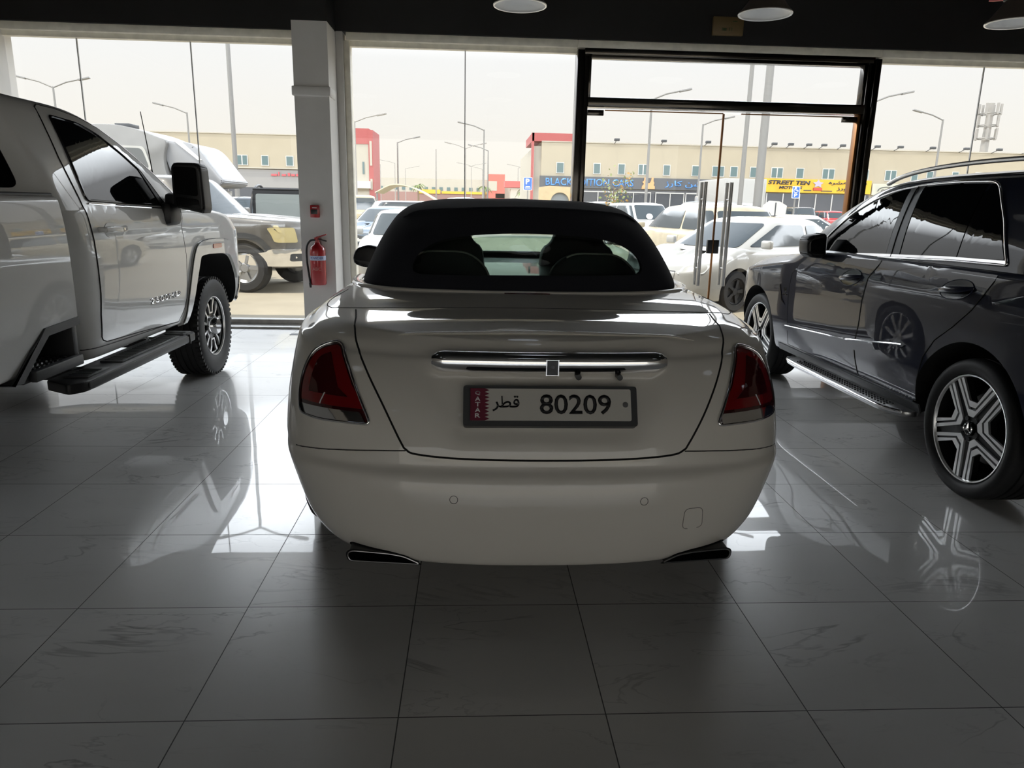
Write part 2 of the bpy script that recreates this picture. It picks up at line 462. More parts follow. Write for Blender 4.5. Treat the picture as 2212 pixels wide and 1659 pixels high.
# ------------------------------------------------------------------ wheels (axle along local x, outer face towards +x)
def pol(r, deg): return (r * math.cos(math.radians(deg)), r * math.sin(math.radians(deg)))
def band(bm, A, B, x0, x1):
    prism(bm, list(A) + list(B)[::-1], x0, x1, 'YZ')
def make_wheel(parent, loc, side, R, Rr, wid, style, face=0.0, rim_m=None, phase=0.0):
    """R tyre radius, Rr rim radius; side +1: outer face looks to +x"""
    bm = bmesh.new(); h = wid / 2; sw = R - Rr
    prof = [(h * .55, Rr * .985), (h * .86, Rr * 1.0), (h * .97, Rr + sw * .16), (h * 1.03, Rr + sw * .42), (h * 1.0, Rr + sw * .68), (h * .93, Rr + sw * .86), (h * .82, Rr + sw * .96), (h * .66, R)]
    g = []
    for k in (.5, .16): g += [(h * (k + .05), R), (h * (k + .04), R - .009), (h * (k - .04), R - .009), (h * (k - .05), R)]
    prof = prof + g; prof = prof + [(-a, r) for a, r in prof[::-1]]
    lathe(bm, prof, 72)
    if style == 'truck':
        for k in range(60):   # tread lugs on the shoulder
            a = 2 * PI * k / 60
            for s in (1, -1):
                M = Matrix.Rotation(a, 3, 'X')
                box(bm, M @ Vector((s * h * .80, R - .008, 0)), (h * .26, .022, .022), M)
    bmesh.ops.recalc_face_normals(bm, faces=bm.faces)
    t = build('wheel', bm, M_RUBBER, parent, 40)
    t.location = loc
    if side < 0: t.rotation_euler = (0, 0, PI)
    xo = h * .86 + face
    rim_m = rim_m or M_ALU
    # barrel and lip
    bm = bmesh.new()
    lathe(bm, [(h * .86, Rr * .995), (h * .90, Rr * .985), (h * .89, Rr * .962), (h * .80, Rr * .945)], 72)
    bmesh.ops.recalc_face_normals(bm, faces=bm.faces); build('rim_lip', bm, rim_m, t, 40)
    bm = bmesh.new()
    rr = lathe(bm, [(h * .80, Rr * .946), (h * .2, Rr * .90), (-h * .5, Rr * .88), (-h * .8, Rr * .95)], 64)
    lathe(bm, [(-h * .5, Rr * .88), (-h * .5, .05)], 64)
    build('rim_barrel', bm, M_WELL, t, 40)
    # brake disc and calliper
    bm = bmesh.new()
    r1 = lathe(bm, [(0, Rr * .66), (0.012, Rr * .66), (0.012, Rr * .2)], 48)
    bmesh.ops.recalc_face_normals(bm, faces=bm.faces); build('brake_disc', bm, M_DISC, t, 40)
    hub = bmesh.new()
    if style == 'star':
        f0 = xo - .004
        dark = bmesh.new(); pl = bmesh.new()
        for k in range(5):
            c = 90 + 72 * k + phase
            def rot(p): 
                a = math.radians(c - 90); return (p[0] * math.cos(a) - p[1] * math.sin(a), p[0] * math.sin(a) + p[1] * math.cos(a))
            def v(w, aw, ar): return [rot(pol(.962 * Rr, 90 + w)), rot((-aw * Rr, ar * Rr)), rot((aw * Rr, ar * Rr)), rot(pol(.962 * Rr, 90 - w))]
            band(pl, v(22.4, .105, .505), v(26.6, .080, .40), f0 - .012, f0)
            band(pl, v(29.0, .090, .35), v(32.9, .065, .225), f0 - .012, f0)
            # recessed spoke body between neighbouring openings
            s = c + 36
            def rs(p):
                a = math.radians(s - 90); return (p[0] * math.cos(a) - p[1] * math.sin(a), p[0] * math.sin(a) + p[1] * math.cos(a))
            bl = rot(pol(.97 * Rr, 90 + 22.6)); b0 = rot((-.105 * Rr, .50 * Rr))
            b1 = rot((0, .50 * Rr)); c2 = 72
            def rot2(p):
                a = math.radians(c2); return (p[0] * math.cos(a) - p[1] * math.sin(a), p[0] * math.sin(a) + p[1] * math.cos(a))
            br = rot2(rot(pol(.97 * Rr, 90 - 22.6))); b3 = rot2(rot((.105 * Rr, .50 * Rr))); b4 = rot2(rot((0, .50 * Rr)))
            prism(dark, [bl, b0, b1, (0, 0), b4, b3, br], f0 - .045, f0 - .012, 'YZ')
        bmesh.ops.recalc_face_normals(dark, faces=dark.faces)
        build('spoke_core', dark, M_DARK_ALLOY, t)
        build('spoke_face', pl, rim_m, t)
        lathe(hub, [(f0 - .012, Rr * .26), (f0 - .004, Rr * .245), (f0 - .02, Rr * .15), (f0 - .02, .0001)], 40)
        for k in range(5):
            p = pol(Rr * .20, 90 + 36 + 72 * k); cyl(hub, (f0 - .03, p[0], p[1]), (f0 - .004, p[0], p[1]), .013, 8)
        build('hub_plate', hub, M_DARK_ALLOY, t, 40)
        bm = bmesh.new(); lathe(bm, [(f0 - .02, Rr * .135), (f0 + .002, Rr * .13), (f0 + .006, Rr * .115), (f0 + .004, .0001)], 32); build('hub_cap', bm, M_GLOSS_BLACK, t, 40)
        bm = bmesh.new()
        lathe(bm, [(f0 + .005, Rr * .118), (f0 + .010, Rr * .108), (f0 + .005, Rr * .098)], 32)
        for k in range(3):
            a = pol(Rr * .10, 90 + 120 * k); tube(bm, [(f0 + .008, 0, 0), (f0 + .008, *a)], [.008, .002], 6)
        build('emblem', bm, M_CHROME, t, 40)
    elif style == 'truck':
        f0 = xo - .02
        dark = bmesh.new(); pl = bmesh.new()
        for k in range(6):
            c = 60 * k + phase
            a = math.radians(c - 90)
            def rot(p): return (p[0] * math.cos(a) - p[1] * math.sin(a), p[0] * math.sin(a) + p[1] * math.cos(a))
            def v(w, aw, ar, ro=.95): return [rot(pol(ro * Rr, 90 + w)), rot((-aw * 1.35 * Rr, (ar + .22) * Rr)), rot((-aw * Rr, ar * Rr)), rot((aw * Rr, ar * Rr)), rot((aw * 1.35 * Rr, (ar + .22) * Rr)), rot(pol(ro * Rr, 90 - w))]
            band(pl, v(17, .10, .47), v(24.5, .155, .42), f0 - .016, f0)
            band(pl, [rot(pol(.95 * Rr, 90 + x)) for x in (24.5, 12, 0, -12, -24.5)], [rot(pol(.89 * Rr, 90 + x)) for x in (24.5, 12, 0, -12, -24.5)], f0 - .014, f0 - .002)
            p = [rot(pol(.95 * Rr, 90 + 24)), rot((-.2 * Rr, .60 * Rr)), rot((-.15 * Rr, .42 * Rr)), rot((-.2 * Rr, .28 * Rr)), (0, 0), rot((.2 * Rr, .28 * Rr)), rot((.15 * Rr, .42 * Rr)), rot((.2 * Rr, .60 * Rr)), rot(pol(.95 * Rr, 90 - 24))]
            q = [rot((0, .44 * Rr))]
            prism(dark, [rot(pol(.93 * Rr, 90 + 36)), rot(pol(.93 * Rr, 90 + 24)), rot((-.14 * Rr, .43 * Rr)), (0, 0)], f0 - .05, f0 - .02, 'YZ')
            prism(dark, [rot(pol(.93 * Rr, 90 - 24)), rot(pol(.93 * Rr, 90 - 36)), (0, 0), rot((.14 * Rr, .43 * Rr))], f0 - .05, f0 - .02, 'YZ')
        bmesh.ops.recalc_face_normals(dark, faces=dark.faces)
        build('spoke_core', dark, M_DARK_ALLOY, t); build('spoke_face', pl, rim_m, t)
        lathe(hub, [(f0 - .04, Rr * .44), (f0 - .008, Rr * .42), (f0 - .008, Rr * .30)], 40); build('hub_plate', hub, M_GLOSS_BLACK, t, 40)
        bm = bmesh.new(); lathe(bm, [(f0 - .01, Rr * .31), (f0 + .045, Rr * .28), (f0 + .055, Rr * .24), (f0 + .055, .0001)], 40)
        build('hub_cap', bm, M_CHROME, t, 40)
    else:
        n = {'multi': 10, 'steel': 6, 'five': 5, 'bg': 5}[style] if isinstance(style, str) else style
        f0 = xo - .015; sp = bmesh.new()
        for k in range(n):
            a = math.radians(360 / n * k + phase)
            def rot(p): return (p[0] * math.cos(a) - p[1] * math.sin(a), p[0] * math.sin(a) + p[1] * math.cos(a))
            w = (1.9 / n) * Rr * .5
            prism(sp, [rot((-w * .8, .96 * Rr)), rot((-w * .55, .2 * Rr)), rot((w * .55, .2 * Rr)), rot((w * .8, .96 * Rr))], f0 - .03, f0, 'YZ')
        build('spoke_face', sp, rim_m, t)
        lathe(hub, [(f0 - .03, Rr * .27), (f0 + .004, Rr * .25), (f0 + .008, Rr * .16), (f0 + .008, .0001)], 32)
        build('hub_cap', hub, rim_m, t, 40)
    return t
def arch_cut(body, y, z, r, x0, x1, poly=None):
    bm = bmesh.new()
    P = poly or [(y + r * math.cos(2 * PI * k / 72), z + r * math.sin(2 * PI * k / 72)) for k in range(72)]
    prism(bm, P, x0, x1, 'YZ')
    boolean(body, bm, 'DIFFERENCE', M_WELL)

# ------------------------------------------------------------------ writing
def text_bm(s, size=1.0, ext=0.002, bold=0.0, sx=1.0, align='CENTER', mono=False):
    cu = bpy.data.curves.new('writing', 'FONT'); cu.body = s; cu.size = size; cu.extrude = ext; cu.offset = bold
    cu.align_x = align; cu.align_y = 'CENTER'; cu.resolution_u = 3
    o = bpy.data.objects.new('writing', cu); COL.objects.link(o); bpy.context.view_layer.update()
    me = bpy.data.meshes.new_from_object(o.evaluated_get(bpy.context.evaluated_depsgraph_get()))
    bm = bmesh.new(); bm.from_mesh(me); bpy.data.objects.remove(o); bpy.data.curves.remove(cu); bpy.data.meshes.remove(me)
    for v in bm.verts: v.co.x *= sx
    return bm
def text(name, s, size, M, m, parent=None, ext=0.002, bold=0.0, sx=1.0, align='CENTER'):
    """lettering placed by matrix M (its x to the right, y up, z towards the reader)"""
    bm = text_bm(s, size, ext, bold, sx, align); bmesh.ops.transform(bm, matrix=M, verts=bm.verts)
    return build(name, bm, m, parent)
def fit_text(name, s, cx, cz, w, h, y, m, parent=None, ext=0.004, bold=0.0, normal='-y', shear=0.0):
    """lettering stretched to w x h, standing at (cx, y, cz) and facing -y"""
    bm = text_bm(s, 1.0, 0, bold)
    xs = [v.co.x for v in bm.verts]; ys = [v.co.y for v in bm.verts]
    x0, x1, y0, y1 = min(xs), max(xs), min(ys), max(ys)
    for v in bm.verts:
        a = (v.co.x - (x0 + x1) / 2) / (x1 - x0) * w; b = (v.co.y - (y0 + y1) / 2) / (y1 - y0) * h
        v.co = (cx + a + shear * b, y, cz + b)
    r = bmesh.ops.extrude_face_region(bm, geom=bm.faces[:])
    bmesh.ops.translate(bm, vec=(0, -ext, 0), verts=[g for g in r['geom'] if isinstance(g, bmesh.types.BMVert)])
    bmesh.ops.recalc_face_normals(bm, faces=bm.faces)
    return build(name, bm, m, parent)


# ------------------------------------------------------------------ the showroom
def struct(o, label=None):
    o['kind'] = 'structure'
    if label: o['label'] = label
    return o
def make_floor_material():
    m = bpy.data.materials.new('polished_marble_tile'); m.use_nodes = True; nt = m.node_tree; b = nt.nodes['Principled BSDF']
    N = lambda t: nt.nodes.new(t); L = nt.links.new
    tc = N('ShaderNodeTexCoord')
    mp = N('ShaderNodeMapping'); mp.inputs['Location'].default_value = (1.40639 / .6, -1.81248 / .6, 0); mp.inputs['Scale'].default_value = (1 / .6, 1 / .6, 1)
    L(tc.outputs['Object'], mp.inputs[0])
    fl = N('ShaderNodeVectorMath'); fl.operation = 'FLOOR'; fr = N('ShaderNodeVectorMath'); fr.operation = 'FRACTION'
    L(mp.outputs[0], fl.inputs[0]); L(mp.outputs[0], fr.inputs[0])
    sep = N('ShaderNodeSeparateXYZ'); L(fr.outputs[0], sep.inputs[0])
    def math_(op, a, bb=None, clamp=False):
        n = N('ShaderNodeMath'); n.operation = op; n.use_clamp = clamp
        for i, v in enumerate((a, bb)):
            if v is None: continue
            if isinstance(v, (int, float)): n.inputs[i].default_value = v
            else: L(v, n.inputs[i])
        return n.outputs[0]
    def edge(o): return math_('MINIMUM', o, math_('SUBTRACT', 1.0, o))
    d = math_('MINIMUM', edge(sep.outputs[0]), edge(sep.outputs[1]))
    grout = math_('LESS_THAN', d, 0.0030)
    # every tile gets its own cut of the stone
    wnz = N('ShaderNodeTexWhiteNoise'); wnz.noise_dimensions = '2D'; L(fl.outputs[0], wnz.inputs['Vector'])
    sc = N('ShaderNodeVectorMath'); sc.operation = 'SCALE'; sc.inputs['Scale'].default_value = 9.0; L(wnz.outputs['Color'], sc.inputs[0])
    ad = N('ShaderNodeVectorMath'); ad.operation = 'ADD'; L(mp.outputs[0], ad.inputs[0]); L(sc.outputs[0], ad.inputs[1])
    rot = N('ShaderNodeMapping'); rot.inputs['Rotation'].default_value = (0, 0, .85); rot.inputs['Scale'].default_value = (.55, 1.5, 1); L(ad.outputs[0], rot.inputs[0])
    def vein(scale, dist, width, seed):
        n = N('ShaderNodeTexNoise'); n.inputs['Scale'].default_value = scale; n.inputs['Detail'].default_value = 5; n.inputs['Distortion'].default_value = dist; n.inputs['Roughness'].default_value = .55
        o = N('ShaderNodeVectorMath'); o.operation = 'ADD'; o.inputs[1].default_value = (seed, seed * 1.7, 0); L(rot.outputs[0], o.inputs[0]); L(o.outputs[0], n.inputs['Vector'])
        a = math_('ABSOLUTE', math_('SUBTRACT', n.outputs[0], .5))
        return math_('SUBTRACT', 1.0, math_('DIVIDE', a, width, True), True)
    v1 = vein(.85, .9, .010, 0.0); v2 = vein(1.6, .6, .008, 5.3)
    pn = N('ShaderNodeTexNoise'); pn.inputs['Scale'].default_value = 1.4; pn.inputs['Detail'].default_value = 3; L(ad.outputs[0], pn.inputs['Vector'])
    patchy = math_('MULTIPLY', math_('SUBTRACT', pn.outputs[0], .44, True), 5.0, True)
    vv = math_('MULTIPLY', math_('ADD', math_('MULTIPLY', v1, .8), math_('MULTIPLY', v2, .45), True), patchy)
    cl = N('ShaderNodeTexNoise'); cl.inputs['Scale'].default_value = .9; cl.inputs['Detail'].default_value = 4; L(rot.outputs[0], cl.inputs['Vector'])
    ramp = N('ShaderNodeValToRGB'); ramp.color_ramp.elements[0].position = .35; ramp.color_ramp.elements[1].position = .65
    ramp.color_ramp.elements[0].color = (0.70, 0.69, 0.67, 1); ramp.color_ramp.elements[1].color = (0.78, 0.77, 0.755, 1); L(cl.outputs[0], ramp.inputs[0])
    mx = N('ShaderNodeMix'); mx.data_type = 'RGBA'; L(math_('MULTIPLY', vv, .72), mx.inputs[0]); L(ramp.outputs[0], mx.inputs[6]); mx.inputs[7].default_value = (0.13, 0.13, 0.13, 1)
    m2 = N('ShaderNodeMix'); m2.data_type = 'RGBA'; L(grout, m2.inputs[0]); L(mx.outputs[2], m2.inputs[6]); m2.inputs[7].default_value = (0.05, 0.05, 0.05, 1)
    L(m2.outputs[2], b.inputs['Base Color'])
    b.inputs['IOR'].default_value = 1.75; b.inputs['Coat Weight'].default_value = 0.6; b.inputs['Coat IOR'].default_value = 1.45
    rr = math_('ADD', .34, math_('MULTIPLY', grout, .4)); L(rr, b.inputs['Roughness']); L(math_('ADD', .018, math_('MULTIPLY', grout, .5)), b.inputs['Coat Roughness'])
    wv = N('ShaderNodeTexNoise'); wv.inputs['Scale'].default_value = 2.3; wv.inputs['Detail'].default_value = 1.5; L(tc.outputs['Object'], wv.inputs['Vector'])
    bp = N('ShaderNodeBump'); bp.inputs['Strength'].default_value = .05; bp.inputs['Distance'].default_value = .012; L(wv.outputs[0], bp.inputs['Height']); L(bp.outputs[0], b.inputs['Coat Normal'])
    return m
M_FLOOR = make_floor_material()
M_BLACK_WALL = nz(mat('black_wall_paint', (0.006, 0.006, 0.007), 0.6), 6, .2)
M_WHITE_WALL = nz(mat('white_wall_paint', (0.72, 0.70, 0.67), 0.6), 4, .03)
M_BACK_WALL = mat('pale_wall_paint', (0.42, 0.39, 0.35), 0.7)
M_FRAME = nz(mat('cream_window_frame', (0.88, 0.84, 0.72), 0.5), 9, .10, 6)
M_BLACK_STEEL = mat('dark_mirror_steel', (0.07, 0.065, 0.06), 0.12, 1.0)
M_BRONZE = mat('bronze_edge', (0.30, 0.13, 0.04), 0.3, 0.8)
G_PANE = thin_glass('shopfront_glass', (0.985, 0.99, 0.985), 1.45)
M_SEAM = mat('silicone_seam', (0.42, 0.42, 0.41), 0.5)
M_SILL = nz(mat('threshold_stone', (0.36, 0.34, 0.31), 0.35), 14, .15)
M_RED = mat('red_enamel', (0.42, 0.018, 0.022), 0.25, 0, 0.6)
GY = 8.70                     # plane of the shopfront glass
XL, XR, YB, ZC = -7.2, 8.2, -13.0, 4.4
struct(boxobj('floor', (XL, YB, -.12), (XR, 8.66, 0), M_FLOOR))
struct(boxobj('ceiling', (XL, YB, ZC), (XR, 8.8, ZC + .1), M_BLACK_WALL))
struct(boxobj('wall_back', (XL, YB - .1, 4.0), (XR, YB, ZC), M_BACK_WALL))
wb = struct(boxobj('window_fill_back', (XL, YB - .08, 3.9), (XR, YB - .02, 4.0), M_FRAME), 'unseen glazed back opening added as fill light behind the photographer')  # unseen back glazing, added so daylight fills the surfaces facing the camera
for k in range(6): boxobj('pane', (XL + k * 2.567 + .003, YB - .055, .05), (XL + (k + 1) * 2.567 - .003, YB - .045, 3.9), G_PANE, wb)
boxobj('window_sill', (XL, YB - .08, 0), (XR, YB - .02, .06), M_FRAME, wb)
struct(boxobj('wall_left', (XL - .1, YB, 0), (XL, 8.8, ZC), M_BACK_WALL))
struct(boxobj('wall_right', (XR, YB, 0), (XR + .1, 8.8, ZC), M_BACK_WALL))
struct(boxobj('wall_front', (XL, 8.56, 3.215), (XR, 8.80, ZC), M_BLACK_WALL), 'black bulkhead wall above the shopfront glass')
w = boxobj('wall_pillar', (-1.862, 8.10, 0), (-1.505, 8.82, 3.205), M_WHITE_WALL); struct(w, 'white square pillar between the two big windows')
struct(boxobj('wall_pillar_top', (-1.862, 8.10, 3.205), (-1.505, 8.60, ZC), M_BLACK_WALL))
struct(boxobj('trim_1', (-1.885, 8.085, 2.49), (-1.49, 8.40, 2.585), M_WHITE_WALL, None, .012), 'pale collar band around the pillar')
struct(boxobj('wall_left_pier', (-5.45, 8.45, 0), (-5.03, 8.82, 3.215), M_WHITE_WALL))
def frame_piece(nm, a, b, m=M_FRAME): return struct(boxobj(nm, a, b, m, None, .006))
def window(nm, x0, x1, seams, lab):
    """cream frame with butt-jointed panes"""
    w = frame_piece(nm, (x0, 8.60, 3.135), (x1, 8.76, 3.215)); w['label'] = lab
    boxobj('window_head', (x0, 8.66, 3.085), (x1, 8.74, 3.135), M_FRAME, w)
    boxobj('window_sill', (x0, 8.62, 0.0), (x1, 8.76, .075), M_SILL, w, .006)
    xs = [x0] + seams + [x1]
    for a, b in zip(xs, xs[1:]): boxobj('pane', (a + .003, GY - .005, .07), (b - .003, GY + .005, 3.10), G_PANE, w)
    for s in seams: boxobj('seam', (s - .005, GY - .009, .07), (s + .005, GY + .009, 3.10), M_SEAM, w)
    return w
W1 = window('window_1', -5.03, -1.86, [-4.28, -3.083], 'wide left window of frameless panes behind the white pickup')
W2 = window('window_2', -1.40, 1.125, [-.113], 'middle window of two frameless panes behind the convertible')
W3 = window('window_3', 4.565, XR, [5.835], 'right window behind the dark off-roader')
frame_piece('trim_2', (-1.505, 8.57, 0), (-1.43, 8.80, 3.215), M_WHITE_WALL)
frame_piece('trim_3', (-1.43, 8.62, 0), (-1.365, 8.78, 3.135))
frame_piece('trim_4', (1.125, 8.60, 3.135), (4.565, 8.76, 3.215))
struct(boxobj('trim_5', (XL, 8.40, 0), (1.125, 8.60, .022), M_SILL, None, .004), 'stone threshold strip along the foot of the windows')
# black steel door set
D = struct(empty('door_1', (2.845, GY, 0)), 'glass double door in a black steel frame with a transom light'); dx = 2.845
def dpiece(nm, a, b, m, bev=.006, par=None):
    o = boxobj(nm, (a[0] - dx, a[1] - GY, a[2]), (b[0] - dx, b[1] - GY, b[2]), m, par or D, bev); return o
dpiece('door_post', (1.125, 8.58, 0), (1.205, 8.80, 3.115), M_BLACK_STEEL); dpiece('door_post', (1.209, 8.62, 0), (1.262, 8.78, 3.115), M_BLACK_STEEL)
dpiece('door_post', (4.495, 8.58, 0), (4.565, 8.80, 3.115), M_BLACK_STEEL); dpiece('door_post', (4.435, 8.62, 0), (4.491, 8.78, 3.115), M_BLACK_STEEL)
dpiece('door_head', (1.205, 8.60, 3.07), (4.495, 8.80, 3.135), M_BLACK_STEEL)
for a, b in (((1.262, 8.65, 2.62), (1.292, 8.75, 3.07)), ((4.405, 8.65, 2.62), (4.435, 8.75, 3.07)), ((1.262, 8.65, 3.04), (4.435, 8.75, 3.07))): dpiece('transom_frame', a, b, M_BLACK_STEEL)
dpiece('transom_bar', (1.262, 8.61, 2.53), (4.435, 8.79, 2.63), M_BLACK_STEEL)
dpiece('transom_pane', (1.29, GY - .005, 2.63), (4.41, GY + .005, 3.045), G_PANE, 0)
for x0, x1, sx in ((1.272, 2.838, 1), (2.850, 4.425, -1)):
    leaf = dpiece('door_leaf', (x0, GY - .006, .02), (x1, GY + .006, 2.50), G_PANE, 0)
    hx = x0 if sx > 0 else x1
    dpiece('pivot', (min(hx, hx + sx * .185), GY - .022, 2.445), (max(hx, hx + sx * .185), GY + .022, 2.505), M_BLACK_STEEL, .004, leaf)
    dpiece('edge_strip', (x0 + .2, GY - .008, 2.498), (x1, GY + .008, 2.510), M_BRONZE, 0, leaf)
    ex = x1 if sx > 0 else x0
    dpiece('edge_strip', (ex - .005, GY - .008, .02), (ex + .005, GY + .008, 2.50), M_BRONZE, 0, leaf)
    dpiece('bottom_rail', (x0, GY - .018, .01), (x1, GY + .018, .11), M_BLACK_STEEL, .004, leaf)
    px = 2.680 if sx > 0 else 2.985
    for yy, rr in ((GY - .075, .021), (GY + .075, .021)):
        h = tubeobj('pull_handle', [(px - dx, yy - GY, .545), (px - dx, yy - GY, 1.745)], rr, M_STEEL, leaf, 16)
    for zz in (.75, 1.55):
        tubeobj('handle_stud', [(px - dx, -.075, zz), (px - dx, .075, zz)], .011, M_STEEL, leaf, 10)
    dpiece('lock_case', (ex - (.062 if sx > 0 else -.002), GY - .028, .925), (ex - (.002 if sx > 0 else -.062), GY + .028, 1.085), M_BLACK_PLASTIC, .004, leaf)
dpiece('bronze_jamb', (4.405, 8.66, 0), (4.435, 8.76, 2.53), M_BRONZE, .004)
# canopy outside with recessed lights
M_SOFFIT = mat('soffit_paint', (0.33, 0.30, 0.27), 0.7)
cnp = boxobj('wall_canopy', (XL - 3, 8.80, 3.20), (XR + 3, 9.19, 3.75), M_SOFFIT); struct(cnp, 'canopy over the shopfront pavement')
struct(boxobj('wall_facade', (XL - 3, 8.80, 3.75), (XR + 3, 9.0, 4.5), M_SOFFIT))
for x in (-4.95, -3.75, -2.55, -1.15, -.13, .98, 5.2, 6.6):
    bm = bmesh.new(); lathe(bm, [(3.198, .10), (3.192, .095), (3.192, .075), (3.21, .07), (3.21, .0001)], 24, 'Z', (x, 9.0, 0)); bmesh.ops.recalc_face_normals(bm, faces=bm.faces)
    tag(build('downlight', bm, M_WHITE_PAINT, None, 40), 'round recessed downlight in the canopy soffit above the windows', 'light', 'canopy downlights')
# hanging lamps
M_SHADE_OUT = mat('lamp_shade_outer', (0.11, 0.09, 0.08), 0.45)
M_SHADE_IN = mat('lamp_reflector', (0.8, 0.79, 0.76), 0.35)
M_LED = mat('led_board', (0.5, 0.55, 0.7), 0.4, emit=(0.80, 0.88, 1.0), emit_s=1.0)
def make_lamp(loc, lab):
    t = empty('pendant_lamp', loc); tag(t, lab, 'lamp', 'bell lamps under the black ceiling')
    bm = bmesh.new()
    lathe(bm, [(.0, .232), (.004, .236), (.012, .232), (.045, .20), (.13, .135), (.19, .09), (.20, .0001)], 48, 'Z'); bmesh.ops.recalc_face_normals(bm, faces=bm.faces)
    build('lamp_shade', bm, M_SHADE_OUT, t, 40)
    bm = bmesh.new(); lathe(bm, [(.001, .228), (.05, .18), (.10, .135), (.105, .115)], 48, 'Z'); build('reflector', bm, M_SHADE_IN, t, 40)
    bm = bmesh.new(); lathe(bm, [(.104, .118), (.100, .0001)], 32, 'Z'); build('led_board', bm, M_LED, t, 40)
    bm = bmesh.new(); lathe(bm, [(0, .236), (-.006, .232), (-.006, .222), (0, .218)], 48, 'Z'); build('rim', bm, M_WHITE_PAINT, t, 40)
    bm = bmesh.new(); cyl(bm, (0, 0, .18), (0, 0, .34), .075, 20)
    for k in range(10):
        a = 2 * PI * k / 10; box(bm, (.085 * math.cos(a), .085 * math.sin(a), .26), (.05, .006, .14), Matrix.Rotation(a, 3, 'Z'))
    build('heat_sink', bm, M_STEEL, t, 40)
    bm = bmesh.new(); cyl(bm, (0, 0, .34), (0, 0, ZC - loc[2]), .008, 8); build('hanging_rod', bm, M_BLACK_PLASTIC, t, 40)
    return t
LAMP_LABELS = {(1, 0): 'bell-shaped lamp with white rim cut off by the top edge above the convertible', (2, 0): 'bell-shaped lamp with white rim hanging above the glass door', (3, 0): 'bell-shaped lamp at the right edge above the dark off-roader'}
lamp0 = make_lamp((.385, 6.95, 3.13), LAMP_LABELS[(1, 0)])
for j, y in enumerate((6.95, 4.6, 2.3, -.2, -2.6)):
    for i, x in enumerate((-1.85, .385, 2.57, 4.87)):
        if (i, j) in ((1, 0), (0, 0)): continue
        c = copy_tree(lamp0); c.location = (x, y, 3.13)
        c['label'] = LAMP_LABELS.get((i, j), 'bell-shaped lamp hung from the ceiling behind the front row of lamps')
# red sprinkler pipe
pp = tubeobj('sprinkler_pipe', smoothline([(5.30, 8.0, 4.3), (5.30, 8.0, 3.72), (5.30, 7.96, 3.63), (5.38, 7.9, 3.60), (6.2, 7.2, 3.60), (7.2, 6.4, 3.6)], 5), .035, M_RED)
tag(pp, 'red sprinkler pipe bend at the top right under the black ceiling', 'pipe')
# sign over the door
sg = boxobj('sign_box', (2.585, 8.515, 3.29), (2.925, 8.56, 3.478), mat('old_sign_face', (0.16, 0.105, 0.04), 0.5), None, .008)
tag(sg, 'unlit amber sign box on the black bulkhead above the door', 'sign')
bm = bmesh.new(); bbox(bm, (2.80, 8.511, 3.425), (2.85, 8.516, 3.437)); bbox(bm, (2.685, 8.511, 3.335), (2.695, 8.516, 3.365)); bbox(bm, (2.70, 8.511, 3.335), (2.735, 8.516, 3.362)); bbox(bm, (2.765, 8.511, 3.335), (2.772, 8.516, 3.368)); bbox(bm, (2.79, 8.511, 3.335), (2.796, 8.516, 3.368))
build('pictogram', bm, mat('faded_green_print', (0.05, 0.075, 0.02), 0.6), sg)
# fire alarm call point
al = boxobj('fire_alarm_call_point', (-1.745, 8.055, 1.265), (-1.647, 8.10, 1.395), M_RED, None, .008); tag(al, 'small red fire alarm box on the white pillar above the extinguisher', 'alarm')
boxobj('glass_plate', (-1.735, 8.05, 1.30), (-1.668, 8.056, 1.35), M_GLOSS_BLACK, al); boxobj('lever', (-1.72, 8.048, 1.363), (-1.67, 8.056, 1.372), M_WHITE_PAINT, al)
# fire extinguisher
E_ = empty('fire_extinguisher', (-1.672, 8.005, .56)); tag(E_, 'red fire extinguisher with black hose hanging on the white pillar', 'fire extinguisher')
bm = bmesh.new(); lathe(bm, [(0, .0001), (0, .075), (.012, .083), (.36, .083), (.40, .072), (.43, .035), (.45, .028), (.45, .0001)], 40, 'Z'); bmesh.ops.recalc_face_normals(bm, faces=bm.faces); build('cylinder', bm, M_RED, E_, 40)
bm = bmesh.new(); lathe(bm, [(.262, .0838), (.310, .0838)], 40, 'Z'); bn = build('label_band', bm, mat('label_blue_white', (0.55, 0.6, 0.78), 0.5), E_, 40)
bm = bmesh.new(); cyl(bm, (0, 0, .445), (0, 0, .49), .022, 12); box(bm, (.0, -.005, .485), (.05, .03, .03)); build('valve', bm, M_RED, E_, 40)
for z0, z1 in ((.50, .535), (.49, .465)):
    tubeobj('squeeze_lever', [(-.01, -.01, z0), (.04, -.02, z0 + (z1 - z0) * .4), (.105, -.03, z1)], .007, M_RED if z1 > .5 else M_BLACK_PLASTIC, E_, 8)
tubeobj('hose', smoothline([(-.015, -.01, .475), (-.07, -.015, .465), (-.108, -.02, .40), (-.112, -.025, .27), (-.10, -.03, .15), (-.085, -.035, .03), (-.083, -.035, -.005)], 8), .011, M_BLACK_PLASTIC, E_, 10)
tubeobj('nozzle', [(-.084, -.035, .02), (-.082, -.035, -.03)], [.015, .011], M_BLACK_PLASTIC, E_)
boxobj('wall_bracket', (-.03, .07, .30), (.03, .10, .50), M_STEEL, E_)
bm = text_bm('POWDER', .036, 0, .0006); xs_ = []
for v in bm.verts:
    a = v.co.x / .0842; z = v.co.y + .286; v.co = (.0842 * math.sin(a), -.0842 * math.cos(a), z)
build('lettering', bm, mat('label_ink_blue', (0.05, 0.08, 0.3), 0.5), bn)
bm = text_bm('ABC', .05, 0, .0006)
for v in bm.verts:
    a = v.co.x / .0842; z = v.co.y + .17; v.co = (.0842 * math.sin(a), -.0842 * math.cos(a), z)
build('lettering', bm, mat('label_pale_red', (0.5, 0.18, 0.17), 0.5), E_)
